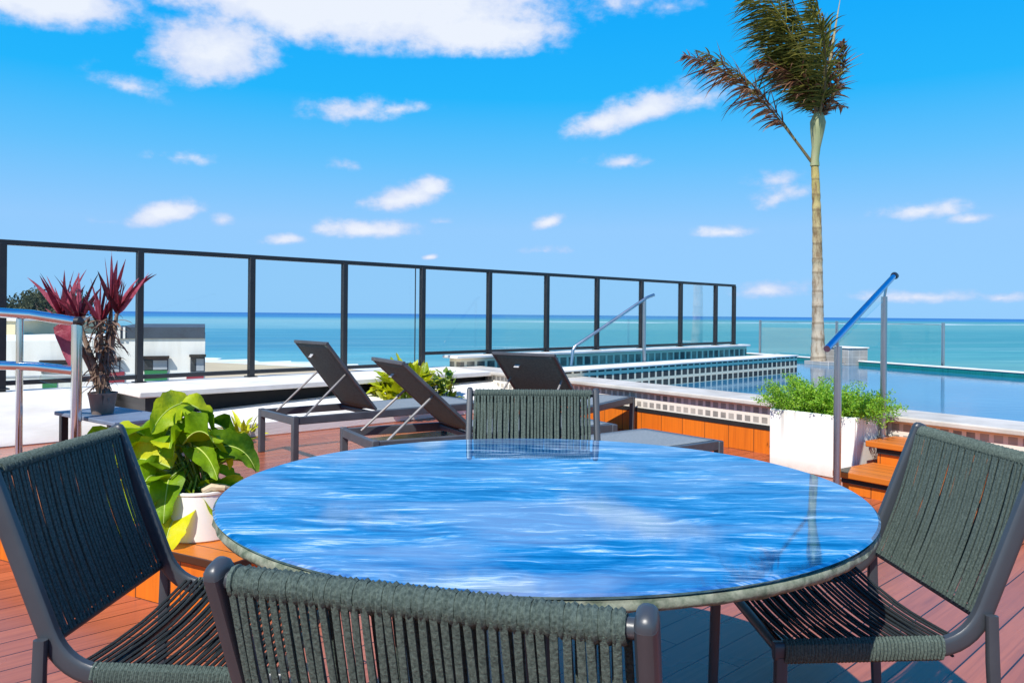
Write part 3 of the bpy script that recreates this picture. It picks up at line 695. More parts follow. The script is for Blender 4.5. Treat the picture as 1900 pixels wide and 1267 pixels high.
b = MB(); a_, c_ = rel(p_lo.lerp(p_hi, .06), O), rel(p_lo.lerp(p_hi, .80), O)
dz = Vector((0, 0, .03)); b.add([a_ - dz, c_ - dz, c_ - dz * 3.2, a_ - dz * 1.2], [(0, 1, 2, 3)], smooth=False); 
o = b.build('glass_fin', M['glass_green'], hr, flat=True); so = o.modifiers.new('solid', 'SOLIDIFY'); so.thickness = .008; so.offset = 0

fr = empty('far_handrail', (0, 0, 0), 0, 'thin slanting steel handrail on a single post across the pool, before the fence', 'handrail')
b = MB(); b.sweep([(1.83, 11, .50), (1.83, 11, 1.40)], .024, 10); b.build('post', M['steel'], fr)
b = MB(); b.sweep(arc_path([(.79, 10.55, .50), (.82, 10.6, .74), (1.2, 10.75, .985), (1.86, 11.0, 1.42), (1.97, 11.05, 1.46)], .06), .021, 10); b.build('rail', M['steel'], fr)
fr.location = (0, 0, 0)

# ------------------------------------------------------------------ chrome railing, far left
cr = empty('chrome_railing', (-3.30, 5.7, 0), 0, 'double chrome tube railing with two posts at the left edge of the terrace', 'railing')
O = (-3.30, 5.7, 0)
def px(u, v, y):      # a point seen at (u, v) of the survey photo, y metres away
    return Vector(((u - 950) / 1477 * y, y, CAM_Z + ((583.5 + .00875 * (u - 950)) - v) / 1477 * y))
t0, t1 = px(-130, 571, 5.9), px(143, 597, 5.7)
rail_obj('upper_rail', cr, [rel(t0, O), rel(px(60, 584, 5.76), O), rel(t1, O)], .036, M['chrome'], 16)
b = MB(); q = rel(t1, O); b.sweep([q - Vector((.01, 0, 0)), q + Vector((.02, 0, .0)), q + Vector((.045, 0, -.01))], [.037, .039, .02], 14); b.build('end_cap', M['black_metal'], cr)
rail_obj('lower_rail', cr, [rel(px(-130, 673, 5.9), O), rel(px(70, 680, 5.76), O), rel(px(143, 688, 5.7), O)], .033, M['chrome'], 16)
for (u, y, r) in ((37, 5.78, .024), (143, 5.7, .036)):
    top = px(u, 592 if u < 100 else 602, y); 
    b = MB(); b.sweep([rel((top.x, y, 0), O), rel((top.x, y, top.z), O)], r, 14); b.build('post', M['chrome'], cr)
    b = MB(); b.lathe([(.07, 0), (.07, .008), (.045, .014)], 18, rel((top.x, y, 0), O)); b.build('base_flange', M['chrome'], cr)
g0, g1 = px(76, 700, 5.74), px(138, 718, 5.7)
b = MB(); b.bar(rel(g0, O), rel(g1, O), .012, .05); b.build('glass_edge', M['glass_green'], cr)

# ------------------------------------------------------------------ neighbouring houses and trees
HX, HY, HA = -15.4, 40.0, R(21)
house = empty('white_house', (HX, HY, SEA_Z + .35), HA, 'white neighbouring house with dark roof parapet and green and red wall panels', 'building')
HO = (HX, HY, SEA_Z + .35)
def hx(u):
    k = (u - 950) / 1477; return -(HX - k * HY) / (math.cos(HA) - k * math.sin(HA))
def hz(u, v): return CAM_Z + ((583.5 + .00875 * (u - 950)) - v) / 1477 * (HY + hx(u) * math.sin(HA)) - HO[2]
zt = hz(215, 628); zl = hz(130, 632)
b = MB(); b.box6(hx(-260), hx(172), 0, 12, 0, zl); b.box6(hx(172), hx(381), .02, 12, 0, zt)
b.build('wall', M['house_white'], house)
b = MB(); b.box6(hx(217), hx(380), -.06, 12.05, zt, hz(300, 607)); b.build('roof_parapet', M['house_roof'], house)
b = MB(); b.box6(hx(218), hx(224), -.12, -.06, zt, hz(300, 607)); b.box6(hx(229), hx(233), -.12, -.06, zt, hz(300, 607)); b.build('roof_trim', M['house_white'], house)
for (u0, u1, v0, v1, split) in ((-60, -20, 668, 690, 1), (80, 135, 672, 690, 0), (198, 222, 667, 690, 1), (269, 311, 664, 686, 1), (356, 379, 661, 688, 1)):
    x0, x1, z1, z0 = hx(u0), hx(u1), hz(u0, v0), hz(u0, v1)
    b = MB(); b.box6(x0 - .05, x1 + .05, -.05, .06, z0 - .05, z1 + .05); f = b.build('window', M['house_roof'], house)
    xm = lerp(x0, x1, .36)
    b = MB(); b.box6(x0, xm - .02, -.065, -.05, z0, z1 - .12); b.build('pane', M['pane_dark'], f)
    b = MB(); b.box6(xm + .02, x1, -.065, -.05, z0, z1 - .12); b.build('pane', M['pane_light'], f)
    b = MB(); b.box6(x0 - .1, x1 + .1, -.30, -.05, z1 - .02, z1 + .10); b.build('canopy', M['seal_and_shade_black'], f)
for (u0, u1, v0, v1, m) in ((80, 107, 704, 722, 'panel_green'), (197, 232, 690, 716, 'panel_red'), (269, 311, 686, 716, 'panel_green'), (347, 379, 696, 720, 'panel_red')):
    b = MB(); b.box6(hx(u0), hx(u1), -.05, .05, hz(u0, v1), hz(u0, v0)); b.build('wall_panel', M[m], house)
b = MB(); b.box6(hx(-260), hx(381), -.03, .0, hz(60, 700), hz(60, 697)); b.build('wall_joint', M['pane_light'], house)
house2 = empty('cream_house', (-31, 46, SEA_Z + .35), 0, 'cream yellow house corner with flat roof behind the white house, at the far left', 'building')
b = MB(); b.box6(-16, 2.3, 0, 10, 0, 12.2); b.build('wall', M['house_cream'], house2)
b = MB(); b.box6(-16.15, 2.45, -.15, 10.1, 12.2, 12.42); b.build('roof_slab', M['house_white'], house2)
for k, x in enumerate((-12.5, -8.5, -4.5)):
    b = MB(); b.box6(x, x + 1.3, -.04, .05, 9.2, 10.6); f = b.build('window', M['house_white'], house2)
    b = MB(); b.box6(x + .1, x + 1.2, -.06, -.04, 9.3, 10.5); b.build('pane', M['pane_dark'], f)

def tree(name, loc, h, cr, nclump, nleaf, ls, label, seed, flat=.75):
    rnd = random.Random(seed)
    t = empty(name, loc, 0, label, 'tree', 'trees beyond the neighbouring house')
    b = MB()
    b.sweep([(0, 0, 0), (.1, .05, h * .35), (-.05, .1, h * .62)], [.24, .18, .11], 10)
    cl = []
    for i in range(nclump):
        while True:
            p = Vector((rnd.uniform(-1, 1), rnd.uniform(-1, 1), rnd.uniform(-1, 1)))
            if p.length < 1: break
        p = Vector((p.x * cr, p.y * cr, h - cr * flat + p.z * cr * flat)); cl.append((p, rnd.uniform(.22, .5) * cr))
        b.sweep([(-.05, .1, h * rnd.uniform(.4, .62)), p.lerp(Vector((0, 0, h * .6)), .4), p], [.07, .045, .015], 6)
    b.build('trunk', M['beige_stem'], t)
    b = MB()
    for p, r in cl:
        for k in range(nleaf):
            d = Vector((rnd.gauss(0, 1), rnd.gauss(0, 1), rnd.gauss(0, .8)))
            d = d.normalized() * r * rnd.random() ** .45
            q = p + d; a = Vector((rnd.gauss(0, 1), rnd.gauss(0, 1), rnd.gauss(0, 1))).normalized(); c = a.orthogonal().normalized()
            s_ = ls * rnd.uniform(.6, 1.4)
            b.add([q - a * s_, q + c * s_ * .45, q + a * s_, q - c * s_ * .45], [(0, 1, 2, 3)])
    b.build('crown', M['tree_leaf'], t, flat=True); return t
tree('leafy_tree', (-37.2, 58, SEA_Z + .35), 13.4, 2.0, 26, 170, .13, 'small dark tree nearest the left edge of the photo, behind the white house', 11)
tree('leafy_tree', (-35.2, 59, SEA_Z + .35), 14.0, 2.0, 26, 170, .13, 'middle one of three dusky trees behind the white house', 12)
tree('leafy_tree', (-33.2, 58, SEA_Z + .35), 14.4, 2.3, 30, 180, .13, 'tallest grey green tree, right one of the three behind the white house', 13)

# ------------------------------------------------------------------ rope dining chair
def make_chair():
    t = empty('dining_chair')
    X = .248
    zs, zf = .470, .462            # seat rail heights
    def back_y(z): return -.015 - (z - .50) * .34
    b = MB()
    for sx in (-1, 1):
        pts = arc_path([(sx * X, .435, zf), (sx * X, .015, zs), (sx * X, back_y(.868), .868)], .09, 8)
        k = len(pts)
        radii = [(.0122, .0195)] * k
        b.sweep(pts, radii, 14, axis=(1, 0, 0), sq=.55)
        p, q = pts[-2], pts[-1]; d = (q - p).normalized()
        b.sweep([q - d * .001, q + d * .006, q + d * .011, q + d * .0135], [(.0122, .0195), (.0112, .018), (.008, .014), (.003, .006)], 14, axis=(1, 0, 0), sq=.6)
    # cross bars
    b.sweep([(-X, .418, zf - .004), (X, .418, zf - .004)], .012, 12)
    b.sweep([(-X, back_y(.525), .525), (X, back_y(.525), .525)], .010, 12)
    b.sweep([(-X, back_y(.858), .858), (X, back_y(.858), .858)], .011, 12)
    b.sweep([(-X, .085, zs - .006), (X, .085, zs - .006)], .009, 12)
    b.build('frame', M['chair_metal'], t)
    for sx in (-1, 1):
        b = MB(); b.sweep([(sx * X, .420, zf - .012), (sx * (X + .012), .428, .0)], [(.0125, .0135), (.0115, .0125)], 12, axis=(1, 0, 0), sq=.6); b.build('leg', M['chair_metal'], t)
        b = MB(); b.sweep([(sx * (X + .020), -.020, .545), (sx * (X + .021), -.022, .45), (sx * (X + .026), -.045, .0)], [(.0085, .0125), (.0095, .0135), (.0095, .0125)], 12, axis=(1, 0, 0), sq=.6); b.build('leg', M['chair_metal'], t)
    rnd = random.Random(5)
    # rope wound tightly round the top bar
    b = MB(); turns = 66; x0, x1 = -X + .02, X - .02; zc = .858; yc = back_y(.858)
    pts = []
    for i in range(turns * 10 + 1):
        a = 2 * math.pi * i / 10; x = lerp(x0, x1, i / (turns * 10))
        r = .0150 + .0009 * math.sin(i * .37)
        pts.append((x + rnd.uniform(-.0005, .0005), yc + r * math.cos(a), zc + r * math.sin(a)))
    b.sweep(pts, .0042, 5)
    b.sweep([(x0, yc, zc), (x1, yc, zc)], .0145, 12)
    b.build('rope_wrap', M['rope'], t)
    # back cords: front and rear strand of every loop
    b = MB(); nc = 35
    for i in range(nc):
        for front in (0, 1):
            x = lerp(x0 + .006, x1 - .006, i / (nc - 1)) + rnd.uniform(-.002, .002) + (.0045 if front else -.0015)
            xs = rnd.uniform(-.003, .003); pts = []
            for k in range(8):
                u = k / 7; z = lerp(.852, .530, u)
                s_ = (1 if front else -1)
                off = s_ * lerp(.0155, .0125, u) - .010 * math.sin(math.pi * u) * (1 if front else .9)
                pts.append((x + xs * math.sin(math.pi * u) * (1 if i % 2 else -1), back_y(z) + off, z))
            b.sweep(pts, (.0050, .0027), 6, axis=(1, 0, 0))
    b.build('back_cords', M['rope'], t)
    # seat cords from rail to rail
    b = MB(); ns = 27
    for i in range(ns):
        y = lerp(.045, .405, i / (ns - 1)) + rnd.uniform(-.002, .002); z0 = lerp(zs, zf, i / (ns - 1))
        pts = []
        for k in range(9):
            u = k / 8; sag = .016 * math.sin(math.pi * u)
            pts.append((lerp(-X - .004, X + .004, u), y + rnd.uniform(-.0008, .0008), z0 + .0215 - sag))
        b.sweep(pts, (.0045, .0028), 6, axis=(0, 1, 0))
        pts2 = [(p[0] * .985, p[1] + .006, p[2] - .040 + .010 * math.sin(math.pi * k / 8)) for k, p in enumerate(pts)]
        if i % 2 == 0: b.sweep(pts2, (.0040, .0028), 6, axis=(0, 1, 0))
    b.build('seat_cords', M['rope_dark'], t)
    # rope wound round the two side rails
    for sx in (-1, 1):
        b = MB(); pts = []; tn = 44
        for i in range(tn * 8 + 1):
            a = 2 * math.pi * i / 8; u = i / (tn * 8)
            pts.append((sx * X + .0165 * math.cos(a), lerp(.075, .415, u), lerp(zs, zf, u) - .001 + .0235 * math.sin(a)))
        b.sweep(pts, .0043, 5); b.build('rail_wrap', M['rope'], t)
    return t
CHAIRS = [  # x, y of the seat/back junction, facing angle (0 = towards +Y)
    ((-.868, 1.780), -R(90) - R(0.5), 'rope dining chair left of the table, seen from its shaded side at the left edge'),
    ((-.062, .992), -R(16.5), 'nearest rope dining chair, its back turned to the viewer at the bottom'),
    ((.992, 1.945), R(90) + R(1.0), 'rope dining chair on the right of the table, its sunlit back facing left'),
    ((.085, 3.000), R(180), 'rope dining chair on the far side of the round table, mirrored in its top'),
]
proto = make_chair()
for i, ((x, y), rz, lab) in enumerate(CHAIRS):
    o = proto if i == 0 else copy_tree(proto)
    o.location = (x, y, 0); o.rotation_euler = (0, 0, rz)
    tag(o, lab, 'chair', 'rope dining chairs around the round table')

# ------------------------------------------------------------------ round table
TC = (.078, 2.0); TR = .775; TZ = .74
tb = empty('round_table', (TC[0], TC[1], 0), 0, 'large round dining table with glossy streaked top tinted blue like reflected sky and rough pale edge', 'table')
b = MB(); b.lathe([(TR - .02, TZ - .012), (TR - .006, TZ - .010), (TR - .001, TZ - .004), (TR - .006, TZ)], 160); o = b.build('tabletop', M['table_top'], tb, angle=20)
b = MB(); pts = []; tn = 330
nseg = 320; prof = [(-.08, -.036), (-.016, -.036), (-.005, -.031), (-.001, -.024), (-.0035, -.0175), (-.005, -.0125), (-.08, -.0125)]
vs = []
for i in range(nseg):
    a = 2 * math.pi * i / nseg; ca, sa = math.cos(a), math.sin(a)
    for j, (dr, dz) in enumerate(prof):
        n1 = noise.noise(Vector((ca * 14, sa * 14, j * .6))) + .6 * noise.noise(Vector((ca * 45, sa * 45, j * 1.1)))
        k = 1 if 0 < j < 5 else 0
        r = TR + dr + k * n1 * .004; z = TZ + dz + (n1 * .006 if j in (1, 2) else (-.002 if j == 0 else 0))
        vs.append((r * ca, r * sa, z))
m_ = len(prof)
b.add(vs, [(i * m_ + j, ((i + 1) % nseg) * m_ + j, ((i + 1) % nseg) * m_ + j + 1, i * m_ + j + 1) for i in range(nseg) for j in range(m_ - 1)])
b.build('rough_edge', M['rope_edge'], tb, angle=70)
b = MB(); b.lathe([(.30, 0), (.30, .012), (.06, .03), (.045, .06), (.045, TZ - .07), (.16, TZ - .05), (.16, TZ - .047)], 40); b.build('pedestal', M['black_metal'], tb)

# ------------------------------------------------------------------ sun loungers
def make_lounger(angle, up=True):
    t = empty('sun_lounger')
    W, Lg, H = .325, 1.86, .36
    b = MB()
    for sy in (-1, 1): b.box6(0, Lg, sy * W - .018, sy * W + .018, H - .062, H)
    b.box6(-.018, .018, -W - .018, W + .018, H - .062, H - .001); b.box6(Lg - .018, Lg + .018, -W - .018, W + .018, H - .062, H - .001)
    b.box6(.72, .75, -W + .018, W - .018, H - .05, H - .015)
    b.build('frame', M['lounger_metal'], t, bevel=.005)
    for x in (0.0, Lg):
        for sy in (-1, 1):
            b = MB(); b.box6(x - .024, x + .024, sy * W - .024, sy * W + .024, 0, H + (.006 if x == 0 else -.003)); b.build('leg', M['lounger_metal'], t, bevel=.006)
    b = MB(); n = 14     # bed sling, slightly slack
    vs = []; P0 = .735
    for i in range(n + 1):
        for j in range(9):
            x = lerp(P0, Lg - .02, i / n); y = lerp(-W + .019, W - .019, j / 8)
            vs.append((x, y, H + .004 - .014 * math.sin(math.pi * j / 8) * math.sin(math.pi * i / n)))
    b.add(vs, [(i * 9 + j, (i + 1) * 9 + j, (i + 1) * 9 + j + 1, i * 9 + j + 1) for i in range(n) for j in range(8)])
    o = b.build('bed_sling', M['sling_bed'], t); so = o.modifiers.new('solid', 'SOLIDIFY'); so.thickness = .006
    # backrest
    BL = .72; ca, sa = math.cos(angle), math.sin(angle)
    def B(s, y, n_=0): return (P0 - s * ca - n_ * sa * -1 * -1, y, H + .004 + s * sa - n_ * ca)
    b = MB()
    for sy in (-1, 1): b.bar(B(0, sy * (W - .035)), B(BL, sy * (W - .035)), .024, .024)
    b.bar(B(BL, -W + .023), B(BL, W - .023), .026, .026); b.bar(B(.015, -W + .05), B(.015, W - .05), .02, .02)
    bf = b.build('backrest_frame', M['lounger_metal'], t, bevel=.004)
    b = MB(); vs = []; n = 12
    for i in range(n + 1):
        for j in range(9):
            s = BL * i / n; y = lerp(-W + .042, W - .042, j / 8)
            vs.append(B(s, y, .005 + .022 * math.sin(math.pi * j / 8) * math.sin(math.pi * min(.96, i / n))))
    b.add(vs, [(i * 9 + j, i * 9 + j + 1, (i + 1) * 9 + j + 1, (i + 1) * 9 + j) for i in range(n) for j in range(8)])
    o = b.build('backrest_sling', M['sling_dark'], t); so = o.modifiers.new('solid', 'SOLIDIFY'); so.thickness = .006; so.offset = 0
    b = MB(); q0 = B(BL - .12, W * .30, .036); b.box(q0, (.035, .05, .004), rot=Matrix.Rotation(-angle, 3, 'Y')); b.build('care_tag', M['pale_strip'], t)
    if up:
        for sy in (-1, 1):
            b = MB(); b.sweep([B(.40, sy * (W - .075), .018), (.09 if sy < 0 else .11, sy * (W - .045), H - .02)], .0085, 8); b.build('strut', M['strut'], t)
        b = MB(); b.box6(.12, .64, -W + .02, -W + .034, H - .05, H - .012)
        for k in range(9): b.box6(.15 + k * .052, .17 + k * .052, -W + .033, -W + .042, H - .035, H - .012)
        b.build('ratchet_rack', M['pale_strip'], t)
    return t
LOUNGERS = [((-1.885, 6.43), R(39.7), R(51), True, 'sun lounger with the steepest raised backrest, leftmost one by the white parapet'),
            ((-1.02, 5.33), R(29), R(42), True, 'dark sun lounger with raised backrest between the leftmost lounger and the table'),
            ((.0, 6.52), R(60), R(41), True, 'sun lounger behind the far chair, its raised back below the pool wall'),
            ((-.31, 4.33), R(37.7), R(1.5), False, 'sun lounger laid flat in front of the orange pool cladding, right of the far chair')]
for (x, y), rz, an, up, lab in LOUNGERS:
    o = make_lounger(an, up); o.location = (x, y, 0); o.rotation_euler = (0, 0, rz)
    tag(o, lab, 'sun lounger', 'sun loungers on the deck')

# ------------------------------------------------------------------ planters and plants
def leafy(mb, base, n, L, W, el, droop, rnd, ruffle=.05, fold=.2, spread=1.0, nseg=9, rad=.03, across=2, wide=.42, tip=0):
    for i in range(n):
        a = 2 * math.pi * (i * .381966) + rnd.uniform(-.35, .35); e = R(rnd.uniform(*el))
        d = Vector((math.cos(a) * math.cos(e) * spread, math.sin(a) * math.cos(e) * spread, math.sin(e)))
        p = Vector(base) + Vector((math.cos(a), math.sin(a), 0)) * rad
        mb.leaf(p, d, (0, 0, 1), rnd.uniform(*L), rnd.uniform(*W), rnd.uniform(*droop), fold, ruffle, nseg, tip, rnd.uniform(-.5, .5), rnd.uniform(0, 6), wide, 0, across)

# wooden plinth and potted lime plant
plinth = empty('wooden_plinth', (-1.05, 2.97, 0), math.atan2(.80, -1.45), 'low orange wooden platform behind the left chair, under the lime plant pot', 'platform')
b = MB(); b.box6(0, 2.9, -.66, .0, .195, .23); b.build('top_boards', M['step'], plinth, bevel=.005)
b = MB(); b.box6(.03, 2.87, -.63, -.02, 0, .195); b.build('side_boards', M['clad'], plinth)

def pot_profile(r0, r1, h): return [(r0 * .96, 0), (r0, .006), (r1, h - .012), (r1 * 1.03, h - .008), (r1 * 1.03, h), (r1 * .90, h), (r1 * .88, h - .03)]
LP = Vector((-1.31, 3.38, .23))
pot = empty('plant_pot', LP, 0, 'chipped white round pot on the wooden platform holding the lime plant', 'pot')
b = MB(); b.lathe(pot_profile(.155, .148, .20), 40, cap1=False); b.build('pot_shell', M['pot_white'], pot)
b = MB(); b.lathe([(.02, .17), (.136, .168), (.136, .174), (.05, .186)], 30); b.build('soil', M['soil'], pot)
rnd = random.Random(21)
lime = empty('lime_plant', LP + Vector((0, 0, .185)), 0, 'lush lime plant with big ruffled leaves in the white pot beside the table', 'plant')
b = MB()
tips = [(-.3, .1, .12), (-.33, -.05, .05), (-.2, -.1, .35), (.1, .1, .4), (-.1, -.1, .42), (.14, -.1, .36), (-.02, -.05, .46), (.3, .0, .3), (-.34, .02, .36), (-.40, .06, .28), (-.22, -.03, .30), (-.12, -.08, .22), (.02, -.10, .30), (-.05, .02, .38), (.10, .03, .37), (.17, -.06, .27), (.24, .02, .20), (.02, -.16, .14), (-.10, -.18, .06), (.12, -.16, .05), (.06, -.20, -.02), (-.2, .12, .25), (.05, .15, .26), (.18, .16, .14), (-.24, -.12, .12), (-.15, -.10, -.04), (.22, -.10, .04), (.0, .0, .36), (-.3, .0, .2), (-.28, .05, .42), (.15, .02, .44), (.2, -.02, .33), (-.06, -.2, .18), (.28, .04, .12), (.04, -.14, .24)]
ribs = MB()
for i, (tx, ty, tz) in enumerate(tips):
    if i % 5 == 4: continue
    tp = Vector((tx, ty, tz)); rnd.random()
    out_ = Vector((tx, ty, 0)); out_ = out_.normalized() if out_.length > .03 else Vector((.3, -1, 0)).normalized()
    L = rnd.uniform(.20, .31); el = rnd.uniform(-.1, .9); tp = Vector((tx * .80 - .11, ty * .8, tz * .92 - .05)); tx, ty = tp.x, tp.y
    d = (out_ + Vector((rnd.gauss(0, .35), rnd.gauss(0, .35), el))).normalized()
    p = tp - d * L * .5
    mid_ = b.leaf(p, d, (rnd.gauss(0, .45), rnd.gauss(0, .45) - .35, 1), L, rnd.uniform(.11, .175), rnd.uniform(.8, 2.4), rnd.uniform(.3, .8), rnd.uniform(.06, .12), 18, 0, rnd.uniform(-1.3, 1.3), rnd.uniform(0, 6), rnd.uniform(.62, .9), 0, 4, .62, .16)
    ribs.sweep([q + Vector((0, 0, .001)) for q in mid_], [lerp(.0042, .001, k / 18) for k in range(19)], 6)
b.build('leaf_blades', M['lime_leaf'], lime); ribs.build('midribs', M['lime_rib'], lime)
b = MB()
for (tx, ty, tz) in tips:
    tp = Vector((tx * .80 - .11, ty * .8, tz * .92 - .05)); b.sweep([Vector((tx * .12, ty * .12, -.01)), tp * .35 + Vector((0, 0, .07)), tp * .6], [.008, .007, .004], 6)
b.build('stems', M['green_bush'], lime)
b = MB(); b.sweep([(-.055, 0, 0), (-.02, .012, .012), (.03, -.008, .008), (.06, .01, .0)], [.012, .016, .013, .006], 8)
tag(b.build('driftwood_piece', M['wood_root'], loc=LP + Vector((.10, -.10, .205)), rz=.4), 'small pale piece of driftwood on the soil of the white pot', 'wood')

# low blue-grey table with the red cordyline
lt = empty('low_table', (-2.98, 5.98, 0), -R(38), 'low blue grey side table under the red potted plant', 'side table')
b = MB(); b.box((0, 0, .385), (.96, .46, .03)); b.build('tabletop', M['bluegrey_top'], lt, bevel=.006)
for sx in (-1, 1):
    for sy in (-1, 1):
        b = MB(); b.box((sx * .43, sy * .18, .185), (.05, .05, .37)); b.build('leg', M['black_metal'], lt, bevel=.004)
CP = Vector((-3.07, 5.98, .40))
cpot = empty('plant_pot', CP, 0, 'small brown pot on the blue grey side table', 'pot')
b = MB(); b.lathe(pot_profile(.075, .10, .16), 30, cap1=False); b.build('pot_shell', M['pot_brown'], cpot)
b = MB(); b.lathe([(.01, .13), (.09, .13), (.09, .138), (.03, .142)], 24); b.build('soil', M['soil'], cpot)
cord = empty('cordyline_plant', CP + Vector((0, 0, .14)), 0, 'tall dark red cordyline with upright strap leaves behind the chrome railing', 'plant')
rnd = random.Random(4)
b = MB()
heads = [((-.02, 0, .56), (.0, 0, 1), 9), ((.10, .02, .66), (.3, 0, 1), 9), ((.03, .06, .72), (.05, 0, 1), 6), ((-.17, -.02, .56), (-.15, 0, 1), 8), ((-.33, .05, .60), (-.15, 0, 1), 9), ((-.25, .05, .47), (-.5, 0, 1), 8)]
stem = MB()
for (hx_, hy_, hz_), dr, n in heads:
    h = Vector((hx_, hy_, hz_))
    stem.sweep([(0, 0, -.01), (hx_ * .3, hy_ * .3, hz_ * .35), (hx_ * .7, hy_, hz_ * .7), h], [.03, .024, .018, .010], 8)
    for i in range(int(n * 1.7)):
        a = i * 2.39996 + rnd.uniform(-.3, .3); e = R(rnd.uniform(56, 88)); c = math.cos(e)
        d = Vector((math.cos(a) * c + dr[0] * .6, math.sin(a) * c, math.sin(e)))
        b.leaf(h - Vector((0, 0, .06 * rnd.random())), d, (math.cos(a + 1.5), math.sin(a + 1.5), .2), rnd.uniform(.18, .42), rnd.uniform(.022, .044), rnd.uniform(0, .6), .3, .02, 7, 0, rnd.uniform(-.6, .6), rnd.uniform(0, 6), .6, 0, 1)
# one broad leaf that hangs down
for (q, w, L) in (((-.26, -.04, .56), .17, .36), ((-.18, -.02, .50), .06, .3)):
    b.leaf(q, (.18, -.15, -1), (0, -1, 0), L, w, 0, .25, .02, 8, 0, .2, 1.0, .34, 0, 2)
b.build('red_leaves', M['red_leaf'], cord)
for k in range(0): pass
stem.build('stems', M['beige_stem'], cord)
b = MB()
for i in range(230):
    a = rnd.uniform(0, 6.28); z = rnd.uniform(.06, .60); e = R(rnd.uniform(-75, 30)); r = rnd.uniform(.005, .03)
    cx = rnd.choice((0, .05, -.03, -.08)) * z / .5
    d = Vector((math.cos(a) * math.cos(e), math.sin(a) * math.cos(e), math.sin(e)))
    b.leaf((cx + r * math.cos(a), r * math.sin(a), z), d, (0, 0, 1), rnd.uniform(.08, .2), rnd.uniform(.012, .028), rnd.uniform(.5, 2.0), .4, .02, 5, 0, rnd.uniform(-1, 1), rnd.uniform(0, 6), .6)
b.build('dry_leaves', M['dry_leaf'], cord)

# lime bush, small green bush, low croton near the parapet
def bush(name, loc, n, L, W, el, h, rad, m, label, seed, droop=(.2, .9), ruffle=.05):
    rnd = random.Random(seed); t = empty(name, loc, 0, label, 'plant')
    b = MB(); s_ = MB()
    for i in range(n):
        a = i * 2.39996; rr = rad * math.sqrt((i + .5) / n); z = h * rnd.uniform(.25, 1) * (1 - .35 * (rr / rad) ** 2)
        q = Vector((rr * math.cos(a), rr * math.sin(a), z)); e = R(rnd.uniform(*el)); aa = a + rnd.uniform(-.8, .8)
        b.leaf(q, (math.cos(aa) * math.cos(e), math.sin(aa) * math.cos(e), math.sin(e)), (0, 0, 1), rnd.uniform(*L), rnd.uniform(*W), rnd.uniform(*droop), .3, ruffle, 7, 0, rnd.uniform(-.5, .5), rnd.uniform(0, 6), .5, 0, 2)
        if i % 3 == 0: s_.sweep([(q.x * .2, q.y * .2, 0), (q.x * .7, q.y * .7, z * .6), q], [.009, .007, .004], 5)
    b.build('leaf_blades', m, t); s_.build('stems', M['green_bush'], t); return t
bush('lime_bush', (-1.18, 8.85, 0), 150, (.13, .24), (.07, .13), (0, 75), .62, .29, M['lime_bush'], 'bright lime yellow bush behind the dark raised lounger, below the fence', 31)
bush('green_bush', (-.78, 9.2, .0), 80, (.07, .14), (.06, .10), (0, 80), .52, .14, M['green_bush'], 'small rounded green bush just right of the lime yellow bush', 32)
bush('croton_plant', (-2.44, 7.22, 0), 22, (.10, .22), (.035, .06), (10, 80), .16, .13, M['lime_bush'], 'low yellow green plant on the deck at the foot of the parapet', 33)

# white planter with asparagus fern
PLN = .705
pl = empty('white_planter', Wp(5.34, .45), W_ANG, 'square white planter box against the pool wall, left of the orange steps', 'planter')
b = MB()
th = .03
ob(b, 0, PLN, 0, -th, 0, .456); ob(b, 0, PLN, -.42 + th, -.42, 0, .456); ob(b, 0, th, -th, -.42 + th, 0, .456); ob(b, PLN - th, PLN, -th, -.42 + th, 0, .456)
b.build('box_shell', M['planter_white'], pl, bevel=.008)
b = MB(); ob(b, th + .002, PLN - th - .002, -th - .002, -.42 + th + .002, .38, .425); b.build('soil', M['soil'], pl)
fern = empty('asparagus_fern', Wp(5.34, .45, .425), W_ANG, 'feathery bright green asparagus fern overflowing the white planter', 'plant')
rnd = random.Random(17); b = MB(); sm = MB()
def plume(p0, d, L, droop):
    p = Vector(p0); d = Vector(d).normalized(); n = 14; path = [p.copy()]
    for k in range(n):
        d = (d + Vector((0, 0, -droop / n))).normalized(); p = p + d * (L / n); path.append(p.copy())
        t = k / n; w = .035 * (1 - .6 * t) + .008
        for m_ in range(9):
            a = Vector((rnd.gauss(0, 1), rnd.gauss(0, 1), rnd.gauss(0, .8))).normalized(); q = p + a * w * rnd.uniform(.3, 1.1)
            u = (a + Vector((rnd.gauss(0, .5), rnd.gauss(0, .5), rnd.gauss(0, .5)))).normalized(); v = u.orthogonal().normalized()
            s_ = rnd.uniform(.008, .016)
            b.add([q - v * s_ * .28, q + u * s_, q + v * s_ * .28, q - u * s_ * .5], [(0, 1, 2, 3)])
    sm.sweep([path[0], path[5], path[10], path[-1]], [.0022, .0018, .0014, .0008], 4)
for i in range(270):
    x = rnd.uniform(.04, PLN - .04); y = rnd.uniform(.04, .38)
    if rnd.random() < .35: x = min(PLN + .05, max(-.0, x + rnd.gauss(0, .12)))
    ux = (x - PLN / 2) / PLN * 1.6 + rnd.gauss(0, .35); uy = (y - .16) / .42 * .9 + rnd.gauss(0, .25)
    hump = .72 + .55 * math.exp(-((x - .20) / .15) ** 2) + .35 * math.exp(-((x - .6) / .1) ** 2)
    plume((min(max(x, .04), PLN - .04), y, 0), (ux, uy, rnd.uniform(.8, 1.6)), rnd.uniform(.16, .30) * hump, rnd.uniform(.4, 1.6))
b.build('fronds', M['fern_leaf'], fern, flat=True); sm.build('stems', M['green_bush'], fern)

